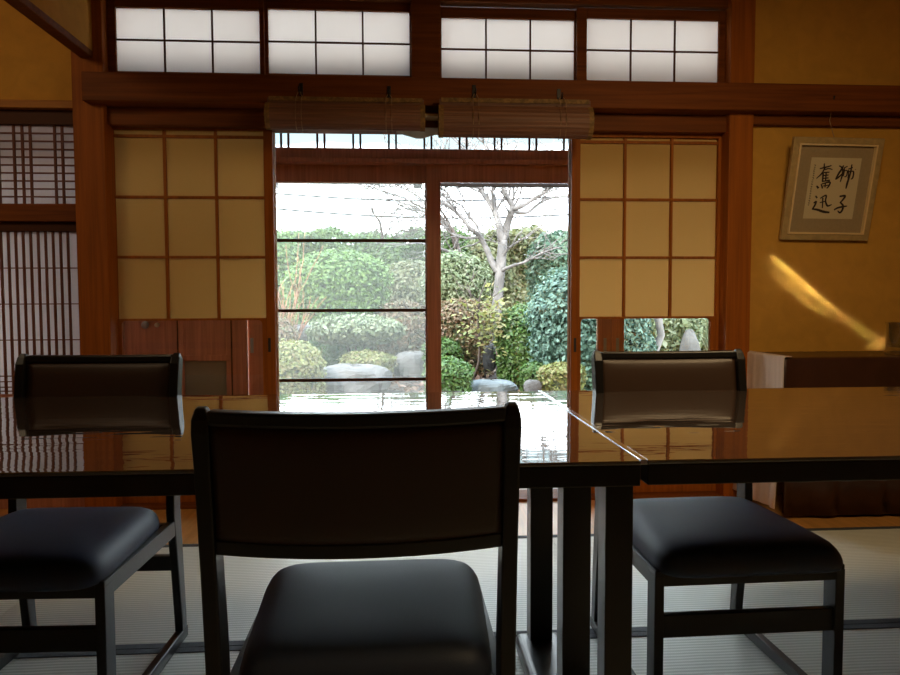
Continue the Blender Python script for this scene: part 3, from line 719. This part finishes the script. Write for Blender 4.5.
def shrub(name, px, py, rpx, rpy, Y, kind, n, size, label, cat='shrub', depth=None, lumps=14, group='garden shrubs', offc=True):
    x, z = at(px, py, Y); rx = rpx*Y/FPX; rz = rpy*Y/FPX; ry = depth or (rx+rz)*.5
    g = gz(Y); base = (x, Y, g-.02)
    r = empty(name, base, label=label, cat=cat, group=group)
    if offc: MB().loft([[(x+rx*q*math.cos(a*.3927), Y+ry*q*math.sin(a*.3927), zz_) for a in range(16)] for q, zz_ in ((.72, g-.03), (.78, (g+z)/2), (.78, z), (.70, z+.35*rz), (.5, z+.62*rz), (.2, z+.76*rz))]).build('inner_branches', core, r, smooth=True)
    else: ellipsoid_core((x, Y, z), (rx, ry, rz), .55).build('inner_branches', core, r, smooth=True)
    n = int(n*2.6); size = size*.62
    d = rng.normal(size=(n, 3)); d /= np.linalg.norm(d, axis=1)[:, None]
    lp = rng.normal(size=(lumps, 3)); lp /= np.linalg.norm(lp, axis=1)[:, None]; la = rng.uniform(-.17, .16, lumps)
    bump = (np.exp(-((1-d@lp.T)/.10))*la).sum(1)
    rad = .93+bump+rng.normal(0, .075, n)
    d0 = d.copy(); S3 = np.array([rx, ry, rz])*np.ones((n, 1))
    if offc:
        low = d[:, 2] < 0; hl = np.linalg.norm(d[:, :2], axis=1)+1e-6
        f_ = np.where(low, (1-.12*np.abs(d[:, 2]))/hl, 1.0); d0[:, 0] *= f_; d0[:, 1] *= f_; S3[:, 2] = np.where(low, max(rz, z-g), rz)
    P = np.array([x, Y, z])+d0*rad[:, None]*S3
    k_ = P[:, 2] > gz(Y)-.1; P = P[k_]; d = d[k_]
    nn = d/np.array([rx, ry, rz]); nn /= np.linalg.norm(nn, axis=1)[:, None]; nn[:, 2] += .35
    v, f = leaf_quads(P, nn, size)
    np_mesh('foliage', v, f, LF[kind], r, base)
    st = MB()
    for i in range(5):
        a = random.uniform(0, 6.28); st.tube([(x+.06*math.cos(a)*rx, Y+.06*math.sin(a), g-.05), (x+.5*rx*math.cos(a), Y+.4*ry*math.sin(a), max(z, g+.15))], [.018, .008], 6)
    st.build('stems', bark_dark, r)
    return r
# back hedge: a long leafy bank
def hedge(x0, x1, Y, ztop, n, kind, label, size=.075, h0=None, name='hedge'):
    base = ((x0+x1)/2, Y, gz(Y)-.05); r = empty(name, base, label=label, cat='hedge')
    d = .6
    def top(x): return ztop(x)
    rings = []
    for i in range(33):
        x = x0+(x1-x0)*i/32; rings.append([(x, Y-.35, base[2]), (x, Y+.5, base[2]), (x, Y+.5, top(x)-.22), (x, Y-.2, top(x)-.18)])
    MB().loft(rings).build('inner_branches', core, r)
    P = []; Nn = []
    xs_ = rng.uniform(x0, x1, n); u = rng.uniform(0, 1, n)
    tp = np.array([top(a) for a in xs_]); isf = rng.uniform(0, 1, n) < .75
    zz_ = np.where(isf, base[2]+(tp-base[2])*u, tp+rng.normal(0, .05, n))
    bul = .14*np.sin(xs_*3.1+2*np.sin(zz_*3))+.10*np.sin(xs_*7.3+zz_*6)
    yy_ = np.where(isf, Y-.45-bul+rng.normal(0, .06, n), Y-.4+rng.uniform(0, 1.0, n))
    P = np.stack([xs_, yy_, zz_], 1); Nn = np.where(isf[:, None], np.array([[0, -1, .45]]), np.array([[0, -.3, 1]]))
    v, f = leaf_quads(P, Nn.astype(float), size); np_mesh('foliage', v, f, LF[kind], r, base)
YH = 13.0
zh = Z(350, 236, YH+.8)
hedge(-9, 1.9, YH+.8, lambda x: zh+.05*math.sin(x*3)+.04*math.sin(x*7.7), 60000, 'hedge', 'long clipped green hedge across the back of the garden, left of the bare tree', .042)
zh2 = Z(510, 231, YH-.6)
hedge(1.15, 9.5, YH-.6, lambda x: zh2-.12+.03*(x-.9)+.08*math.sin(x*4)+.05*math.sin(x*9), 40000, 'olive', 'taller brownish green hedge behind the bare tree, at the right of the garden', .048)
S = shrub
S('azalea_bush', 336, 284, 50, 30, 9.0, 'azalea', 7000, .05, 'large round clipped bright green bush left of centre, seen through the screened door')
S('azalea_bush', 412, 290, 33, 28, 10.2, 'olive', 3800, .055, 'round olive green bush beside the central door stile, behind the screened pane')
S('azalea_bush', 274, 262, 26, 30, 10.8, 'azalea', 2600, .06, 'loose light green bush at the left edge of the screened pane under the hedge')
S('azalea_bush', 358, 330, 44, 15, 8.0, 'pale', 2800, .05, 'low spreading bush with pale leaves below the large round bush', offc=False)
S('azalea_bush', 405, 325, 30, 22, 8.8, 'rust', 2600, .045, 'dull brownish green bush behind the garden stone at the central stile')
S('azalea_bush', 288, 368, 34, 26, 6.6, 'yellow', 4200, .032, 'yellow green rounded bush at the lower left of the screened pane')
S('azalea_bush', 272, 335, 24, 18, 7.6, 'rust', 1800, .04, 'rusty orange green bush just above the yellow green one', offc=False)
S('azalea_bush', 366, 361, 27, 10, 7.6, 'yellow', 1800, .03, 'small olive mound bush on top of the pinkish garden stone')
S('azalea_bush', 455, 284, 34, 30, 8.6, 'pale', 3600, .045, 'airy pale green bush just right of the central stile, left of the tree trunk', offc=False)
S('azalea_bush', 462, 318, 32, 20, 8.0, 'rust', 2600, .04, 'low reddish brown and green bush right of the central stile')
S('azalea_bush', 449, 375, 24, 19, 6.3, 'green', 2600, .032, 'low dark green bush at the bottom right of the central stile')
S('azalea_bush', 524, 340, 28, 34, 7.4, 'green', 4800, .038, 'upright rounded small-leaved green bush in the right pane, in front of the blue green one')
S('camellia_bush', 590, 318, 60, 52, 6.9, 'teal', 9000, .047, 'big blue green large-leaved bush at the right of the open view')
S('camellia_bush', 560, 262, 32, 30, 9.6, 'teal_pale', 3600, .065, 'pale blue green bush behind and above the big blue green one')
S('azalea_bush', 562, 372, 24, 10, 6.2, 'yellow', 1000, .035, 'small yellow green plant at the foot of the big blue green bush')
S('azalea_bush', 668, 325, 30, 26, 8.0, 'pale', 2600, .07, 'pale green leafy bush seen through the glass under the right paper screen')
S('azalea_bush', 710, 320, 30, 34, 9.5, 'olive', 2600, .06, 'olive green bush behind the tall pointed stone')
S('azalea_bush', 636, 350, 18, 18, 7.0, 'teal', 1400, .05, 'blue green bush right of the paired door stiles')
S('azalea_bush', 395, 268, 16, 32, 11.6, 'hedge', 1500, .06, 'dark green bush in the gap between the two round bushes')
S('azalea_bush', 590, 372, 14, 30, 6.6, 'teal_pale', 1400, .04, 'pale blue green bush low beside the left edge of the right paper screen')
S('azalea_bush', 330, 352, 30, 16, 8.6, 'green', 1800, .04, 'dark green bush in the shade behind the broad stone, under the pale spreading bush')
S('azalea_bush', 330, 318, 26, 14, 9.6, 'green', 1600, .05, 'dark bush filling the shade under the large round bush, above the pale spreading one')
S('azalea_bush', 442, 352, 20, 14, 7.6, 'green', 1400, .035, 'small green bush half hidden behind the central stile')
S('azalea_bush', 536, 372, 16, 10, 6.7, 'green', 1200, .03, 'little green bush between the upright rounded bush and the pale stones')
# dead leaves and low plants
n = 9000; xs_ = rng.uniform(-4, 5, n); ys_ = rng.uniform(5.6, 11, n)
P = np.stack([xs_, ys_, np.array([gz(a) for a in ys_])+.03*np.sin(xs_*2.1+ys_)+.02*np.sin(ys_*3.3-xs_*1.7)+.02], 1)
v, f = leaf_quads(P, np.tile([0, 0, 1.], (n, 1)), .045); o = np_mesh('leaf_litter', v, f, LF['dead'], None, (0, 8, 0)); tag(o, 'reddish brown fallen leaves scattered over the garden ground', 'leaf litter', kind='stuff')
# stones
def stone(name, px, py, rpx, rpy, Y, mat, label, seed, top=None, ry=None, taper=0):
    random.seed(seed); x, z = at(px, py, Y); rx = rpx*Y/FPX; rz = rpy*Y/FPX; ry = ry or rx*.7
    m = MB(); rings = []; nn, mm = 22, 12
    ph = [random.uniform(0, 6.28) for _ in range(6)]
    for j in range(0, mm+1):
        th = math.pi*(j+.02)/(mm+.04); ring = []
        for i in range(nn):
            a = 2*math.pi*i/nn; s = math.sin(th); c = -math.cos(th)
            k_ = 1+.10*math.sin(2*a+ph[0]+c*2)+.07*math.sin(3*a+ph[1])+.05*math.sin(5*a+ph[2]+c*5)
            e = abs(s)**.6; tpf = 1-taper*(c+1)/2
            cz_ = math.copysign(abs(c)**.7, c)*(1+.08*math.sin(3*a+ph[3]))
            ring.append((x+rx*e*math.cos(a)*k_*tpf, Y+ry*e*math.sin(a)*k_*tpf, z+rz*cz_))
        rings.append(ring)
    m.loft(rings); o = m.build(name, mat, smooth=False); tag(o, label, 'stone', 'garden stones'); return o
stone('garden_stone', 352, 382, 38, 17, 7.0, rock, 'broad pinkish grey stone in the middle of the screened pane', 1)
stone('garden_stone', 412, 368, 18, 16, 7.8, rock, 'grey stone beside the central stile, in the screened pane', 2)
stone('garden_stone', 302, 333, 14, 8, 8.3, rock, 'small grey stone behind the yellow green bush', 3)
stone('garden_stone', 491, 389, 24, 9, 6.4, rock_blue, 'flat blue grey stepping stone low in the right pane', 4)
stone('garden_stone', 490, 358, 7, 13, 7.7, rock_dark, 'small upright dark stone beside the thin sapling', 5)
stone('garden_stone', 452, 393, 16, 5, 6.2, rock, 'flat grey stone at the bottom left of the right pane', 6)
stone('garden_stone', 533, 388, 9, 8, 6.2, rock, 'small pale stone right of the blue grey stepping stone', 7)
stone('garden_stone', 548, 388, 8, 7, 6.25, rock, 'second small pale stone, next to the brown edge at the right', 8)
stone('garden_stone', 558, 358, 20, 6, 7.3, rock, 'pale stone half hidden under the big blue green bush', 9)
stone('standing_stone', 689, 350, 14, 20, 7.6, rock, 'tall tapering grey stone seen under the right paper screen', 10, taper=.5)
random.seed(11)
# bare tree (crooked trunk, branching)
def V(px, py, Y): x, z = at(px, py, Y); return (x, Y, z)
def twiglets(m, p, d, L, r, depth, spread=.55, up=.05):
    p = Vector(p); d = Vector(d).normalized(); pts = [p]; seg = 4
    for i in range(seg):
        d = (d+Vector((random.gauss(0, .16), random.gauss(0, .16), random.gauss(0, .16)+up*.5))).normalized(); p = p+d*L/seg; pts.append(p)
    m.tube(pts, [r*(1-.55*i/seg) for i in range(seg+1)], 5 if r < .012 else 7)
    if depth > 0:
        for i in range(random.choice((2, 3, 3))):
            t = random.randint(2, seg); dd = (d+Vector((random.gauss(0, spread), random.gauss(0, spread), random.gauss(0, spread)+up))).normalized()
            twiglets(m, pts[t], dd, L*random.uniform(.55, .8), max(r*.5, .0052), depth-1, spread, up)
YT = 9.6
tb = V(494, 346, YT)
tree = empty('bare_tree', (tb[0], YT, gz(YT)), label='pale-barked leafless tree with spreading crooked branches in the right pane', cat='tree')
main = [[(494,352,0),(495,318,0),(499,280,0),(501,250,0),(502,240,0)]]
m = MB(); 
m.tube([V(493, 362, YT), V(494, 346, YT), V(496, 318, YT), V(499, 285, YT), V(501, 262, YT), V(503, 240, YT)], [.12, .095, .078, .07, .072, .062], 12)
m.build('trunk', bark, tree, smooth=True)
def limb(pts, r0, r1, tw=6, depth=2, L=.6):
    tw = int(tw*1.7)
    P = [V(a, b, YT+c) for a, b, c in pts]; n_ = len(P)
    # smooth subdivision
    Q = []
    for i in range(n_-1):
        p0_, p1_, p2_, p3_ = [Vector(P[max(0, min(n_-1, i+k_))]) for k_ in (-1, 0, 1, 2)]
        for s in range(4):
            t = s/4; Q.append(.5*((2*p1_)+(p2_-p0_)*t+(2*p0_-5*p1_+4*p2_-p3_)*t*t+(3*p1_-p0_-3*p2_+p3_)*t**3))
    Q.append(Vector(P[-1])); k_ = len(Q)
    mm = MB(); mm.tube(Q, [(r0+(r1-r0)*i/(k_-1))*random.uniform(.92, 1.1) for i in range(k_)], 9)
    for i in range(tw):
        j = random.randint(k_//3, k_-2); d = (Q[j+1]-Q[j]).normalized()
        dd = d+Vector((random.gauss(0, .6), random.gauss(0, .5), random.gauss(.25, .5)))
        twiglets(mm, Q[j], dd, L*random.uniform(.6, 1.1), max(r1*.6, .008), depth)
    twiglets(mm, Q[-1], Q[-1]-Q[-2], L, r1*.9, depth)
    mm.build('branch', bark, tree, smooth=True)
limb([(502,244,0),(499,225,0),(495,212,.1),(488,200,.2),(481,190,.3),(476,176,.4)], .055, .030, 5)
limb([(503,242,0),(508,222,0),(512,211,-.1),(512,205,-.1),(505,194,-.2),(503,180,-.3)], .06, .03, 5)
limb([(512,209,-.1),(520,207,-.2),(532,200,-.2),(545,192,-.3),(560,180,-.4)], .04, .018, 6)
limb([(512,211,-.1),(522,213,0),(530,211,.1),(540,203,.1),(555,197,.2),(574,198,.3)], .032, .012, 5)
limb([(498,272,0),(492,262,.05),(487,250,.1),(480,237,.1),(470,228,.0),(463,219,.0),(450,207,-.1),(436,200,-.2)], .05, .02, 7)
limb([(481,238,.1),(477,226,.2),(467,214,.2),(462,206,.3),(450,200,.3)], .025, .010, 5)
limb([(495,213,.1),(500,204,.1),(505,194,.1),(503,186,.2)], .022, .012, 4)
limb([(500,262,0),(507,250,-.1),(516,243,-.2),(524,238,-.2)], .022, .010, 3)
limb([(499,272,0),(512,266,-.2),(525,262,-.3),(540,254,-.4),(556,248,-.4)], .026, .008, 5)
limb([(480,237,.1),(466,238,.0),(452,234,-.1),(442,224,-.1)], .02, .010, 4)
limb([(484,190,.3),(470,186,.2),(456,186,.1),(440,178,0)], .022, .010, 5)
limb([(495,214,.1),(492,196,.0),(497,182,-.1)], .02, .010, 4)
# dark leaning branch across lower left
limb([(487,272,.3),(470,262,.1),(455,254,0),(438,248,-.2)], .035, .020, 2)
# second tree, twigs coming in from the right of the screened pane
YT2 = 12.0
t2 = empty('bare_tree', (X(384, 260, YT2), YT2, gz(YT2)), label='thin bare tree behind the hedge, seen through the screened pane', cat='tree')
m = MB(); m.tube([V(386, 300, YT2), V(383, 240, YT2), V(380, 222, YT2), V(374, 214, YT2)], [.05, .03, .022, .014], 7); 
for i in range(5): twiglets(m, V(374, 214, YT2), (random.gauss(-.5, .5), random.gauss(0, .3), 1), .55, .010, 2)
m.build('trunk', bark_dark, t2, smooth=True)
t3 = empty('bare_tree', (X(462, 300, 11.5), 11.5, gz(11.5)), label='bare tree with fine drooping twigs reaching left across the top of the screened pane', cat='tree')
m = MB(); m.tube([V(462, 330, 11.5), V(460, 260, 11.5), V(452, 230, 11.5), V(445, 222, 11.5)], [.07, .06, .045, .035], 8); m.build('trunk', bark_dark, t3, smooth=True)
m = MB()
for a, b in (((445, 222), (362, 186)), ((448, 226), (370, 196)), ((452, 228), (395, 184)), ((450, 224), (410, 180)), ((450, 230), (392, 208))):
    P = [V(a[0]+(b[0]-a[0])*t, a[1]+(b[1]-a[1])*t-6*math.sin(t*3.1), 11.5+random.uniform(-.2, .2)) for t in (0, .25, .5, .75, 1)]
    m.tube(P, [.022, .018, .013, .009, .005], 6)
    for i in range(11):
        j = random.randint(0, 3); t = random.random(); p = Vector(P[j]).lerp(Vector(P[j+1]), t)
        twiglets(m, p, (-1+random.gauss(0, .3), random.gauss(0, .4), random.gauss(.1, .5)), random.uniform(.4, .8), .008, 2, .4)
m.build('branches', bark_dark, t3, smooth=True)
# orange bare twig shrub
sb = V(281, 330, 7.6); r = empty('bare_shrub', (sb[0], 7.6, gz(7.6)), label='leafless shrub of upright orange twigs at the left edge of the screened pane', cat='shrub')
m = MB()
for i in range(13):
    a = random.gauss(-.05, .2); twiglets(m, (sb[0]+random.gauss(0, .06), 7.6+random.gauss(0, .06), gz(7.6)+.1), (a+.12, random.gauss(0, .2), 1), random.uniform(.6, .95), .007, 1, .25, .3)
m.build('twigs', twig_orange, r, smooth=True)
# sapling
sp = V(474, 374, 7.3); r = empty('sapling', (sp[0], 7.3, gz(7.3)), label='thin dark-stemmed sapling with yellow green leaves in front of the tree', cat='tree')
m = MB(); m.tube([V(473, 378, 7.3), V(479, 362, 7.3), V(480, 345, 7.3), V(478, 320, 7.3), V(480, 296, 7.3), V(486, 280, 7.3)], [.016, .015, .014, .012, .008, .004], 7)
for i in range(9): twiglets(m, V(479, random.uniform(290, 345), 7.3), (random.gauss(0, .8), random.gauss(0, .5), .7), .28, .005, 1)
m.build('stem', bark_dark, r, smooth=True)
c = np.array(V(488, 322, 7.3)); n = 420; P = c+rng.normal(size=(n, 3))*np.array([.14, .12, .16]); v, f = leaf_quads(P, np.tile([0, -.3, 1.], (n, 1)), .035); np_mesh('leaves', v, f, LF['yellow'], r, (sp[0], 7.3, gz(7.3)))
# pale crooked trunk seen under the right screen, and spiky pale grass
sp = V(650, 340, 7.2); r = empty('young_tree', (sp[0], 7.2, gz(7.2)), label='slim pale crooked trunk seen in the glass under the right paper screen', cat='tree')
m = MB(); m.tube([V(652, 385, 7.2), V(655, 350, 7.2), V(661, 335, 7.2), V(658, 318, 7.2), V(662, 280, 7.2), V(668, 240, 7.2)], [.05, .045, .04, .042, .035, .02], 9)
m.tube([V(647, 385, 7.25), V(645, 350, 7.25), V(649, 335, 7.25), V(644, 310, 7.25), V(636, 280, 7.25)], [.022, .02, .018, .016, .008], 7); m.build('trunk', bark, r, smooth=True)
gb = V(712, 355, 8.6); r = empty('grass_clump', (gb[0], 8.6, gz(8.6)), label='pale spiky grass clump behind the standing stone', cat='grass')
m = MB()
for i in range(110):
    a = random.uniform(0, 6.28); l = random.uniform(.4, .95); q = random.uniform(.1, .5); b = Vector((gb[0], 8.6, gz(8.6)))
    m.tube([b, b+Vector((q*.4*math.cos(a), q*.4*math.sin(a), l*.6)), b+Vector((q*1.2*math.cos(a), q*1.2*math.sin(a), l*.8))], [.006, .005, .001], 3)
m.build('blades', LF['pale'], r)
# power lines and far houses
for k_, (a, b, c_) in enumerate(((193, 192, 'upper'), (208, 211, 'lower'))):
    m = MB(); Yw = 22
    p0_, p1_ = V(255, a-1, Yw), V(600, b+2, Yw)
    m.tube([Vector(p0_).lerp(Vector(p1_), t)-Vector((0, 0, .25*math.sin(math.pi*t))) for t in np.linspace(0, 1, 12)], .03, 5)
    o = m.build('power_line', iron); tag(o, '%s of the two thin power lines crossing the white sky' % c_, 'cable', 'power lines in the sky')
for (a, b, yy, lab) in ((277, 309, 229, 'distant house with a long low roof above the hedge at the far left'), (366, 378, 231, 'distant small house above the hedge, near the thin bare tree'), (396, 407, 231.5, 'distant house above the hedge, nearest the central stile')):
    Yh = 34; x0, zt = at(a, yy, Yh); x1, _ = at(b, yy, Yh); cx = (x0+x1)/2; w = (x1-x0)/2
    r = empty('distant_house', (cx, Yh, .6), label=lab, cat='house', group='distant houses')
    MB().box(cx-w*.9, cx+w*.9, Yh, Yh+3, .6, zt-.2).build('walls', house_m, r)
    MB().loft([[(x, Yh-.2, zt-.22), (x, Yh+3.2, zt-.22), (x, Yh+2, zt), (x, Yh+1, zt)] for x in (cx-w, cx+w)]).build('roof', roof_m, r)
# outside fittings under the eave
Ye = 4.62
x0, z0 = at(276, 181.5, Ye); x1, _ = at(413, 184, Ye); _, z1 = at(345, 178, Ye)
zz0 = Z(345, 183.5, Ye)
r = empty('awning_box', ((x0+x1)/2, Ye, zz0), label='pale grey awning housing outside above the screened pane', cat='awning')
MB().box(x0-.3, x1, Ye-.04, Ye+.04, zz0, zz0+.06).build('housing', grey_metal, r, .006)
MB().box(x1+.002, x1+.06, Ye-.03, Ye+.03, zz0-.025, zz0+.03).build('end_bracket', iron, r, .003)
MB().box(X(278, 186, Ye)-.3, X(278, 186, Ye), Ye-.03, Ye+.03, zz0-.03, zz0-.001).build('end_bracket', grey_metal, r, .003)
for xq in (x0-.15, (x0+x1)/2, x1-.08): MB().box(xq-.012, xq+.012, YO+.069, Ye-.0395, zz0+.022, zz0+.044).build('wall_arm', iron, r, .002)
x0, _ = at(436, 185, Ye); x1, _ = at(790, 185, Ye); zp = Z(505, 185.3, Ye)
r = empty('eave_rail', ((x0+x1)/2, Ye, zp), label='thin dark rail hung on small brackets outside above the clear pane', cat='rail')
MB().box(x0, x1, Ye-.012, Ye+.012, zp-.012, zp+.012).build('rail', iron, r, .003)
for q in (453, 497, 540, 583, 626, 669): x = X(q, 180, Ye); MB().box(x-.008, x+.008, Ye-.006, Ye+.006, zp+.012, zp+.10).box(x-.008, x+.008, YO+.072, Ye+.006, zp+.10, zp+.114).build('bracket', iron, r)
# ------------------------------------------------------------------ light
w = bpy.data.worlds.new('sky'); SC.world = w; w.use_nodes = True; nt = w.node_tree; nt.nodes.clear(); L = nt.links
out = nt.nodes.new('ShaderNodeOutputWorld'); bg = nt.nodes.new('ShaderNodeBackground'); L.new(bg.outputs[0], out.inputs[0])
tc = nt.nodes.new('ShaderNodeTexCoord'); sx = nt.nodes.new('ShaderNodeSeparateXYZ'); L.new(tc.outputs['Generated'], sx.inputs[0])
nz = nt.nodes.new('ShaderNodeTexNoise'); nz.inputs['Scale'].default_value = 5; nz.inputs['Detail'].default_value = 5; L.new(tc.outputs['Generated'], nz.inputs['Vector'])
ad = nt.nodes.new('ShaderNodeMath'); ad.operation = 'MULTIPLY_ADD'; L.new(nz.outputs[0], ad.inputs[0]); ad.inputs[1].default_value = .06; L.new(sx.outputs[2], ad.inputs[2])
rp = nt.nodes.new('ShaderNodeValToRGB'); L.new(ad.outputs[0], rp.inputs[0]); e = rp.color_ramp.elements
e[0].position = 0; e[0].color = (.88, .94, 1, 1); e[1].position = .225; e[1].color = (.84, .9, .97, 1)
for p, c_ in ((.25, (.085, .108, .118, 1)), (.30, (.085, .12, .135, 1)), (.38, (.9, .95, 1, 1)), (1.0, (.6, .78, 1, 1))):
    q = e.new(p); q.color = c_
L.new(rp.outputs[0], bg.inputs['Color']); bg.inputs['Strength'].default_value = 9.0
sun = bpy.data.lights.new('sun', 'SUN'); sun.energy = 3.5; sun.angle = R(3); sun.color = (1, .93, .8)
so = bpy.data.objects.new('sun', sun); COL.objects.link(so); so.rotation_euler = (R(48), 0, R(-35)); so.location = (0, -5, 8)
def area(name, loc, target, sx_, sy_, power, col, spread=180, roll=0):
    l = bpy.data.lights.new(name, 'AREA'); l.shape = 'RECTANGLE'; l.size = sx_; l.size_y = sy_; l.energy = power; l.color = col; l.spread = R(spread)
    o = bpy.data.objects.new(name, l); COL.objects.link(o); o.location = loc
    d = Vector(target)-Vector(loc); q = d.to_track_quat('-Z', 'Y'); o.rotation_euler = (q.to_matrix() @ Matrix.Rotation(roll, 3, 'Z')).to_euler(); return o
area('added_warm_fill', (1.1, 1.3, 2.0), (1.2, 1.9, .0), .5, .5, 13, (1, .72, .38))  # unseen lamp added in place of warm daylight bounce on the walls
area('added_side_fill', (-2.3, 1.4, 2.3), (-1.9, 3.0, .6), .5, .5, 5, (1, .75, .45))  # unseen lamp added to brighten the left pillar and its surroundings
# narrow lamps added inside the room to draw sun streaks on the wall
def beam(px, py, length, width, slope, power, src, sp=.7):
    x, z = at(px, py, YW); tgt = Vector((x, YW, z)); src = Vector(src)
    d = (tgt-src).normalized(); o = area('sun_streak_lamp', src, tgt, length, width, power, (1, .93, .75), sp)
    # orient the long side of the emitter along the streak direction
    s = Vector((math.cos(slope), 0, math.sin(slope))); xa = (s-d*s.dot(d)).normalized(); za_ = -d; ya = za_.cross(xa)
    o.rotation_euler = Matrix((xa, ya, za_)).transposed().to_euler(); return o
SRC = Vector((.35, 1.9, 2.0))
sd = (Vector((X(796, 288, YW), YW, Z(796, 288, YW)))-SRC)
for (px, py, ln, wd, pw) in ((800, 281.5, .205, .024, .75), (796, 293.5, .165, .019, .55), (838, 312, .10, .018, .10), (861, 328, .07, .045, .07), (829, 316.5, .05, .010, .06)):
    x, z = at(px, py, YW); beam(px, py, ln, wd, R(-39.5), pw*.07, Vector((x, YW, z))-sd, .3)
x, z = at(886, 339, YW); beam(886, 339, .20, .03, R(33), .03, Vector((x-.6, YW-1.1, z+.9)), .3)
SC.view_settings.view_transform = 'Standard'; SC.view_settings.look = 'None'; SC.view_settings.gamma = 1; SC.view_settings.exposure = 0.4
SC.cycles.max_bounces = 10; SC.cycles.transparent_max_bounces = 24; SC.cycles.transmission_bounces = 8
SC.cycles.caustics_reflective = False; SC.cycles.caustics_refractive = False; SC.cycles.use_denoising = True
SC.cycles.sample_clamp_indirect = 6
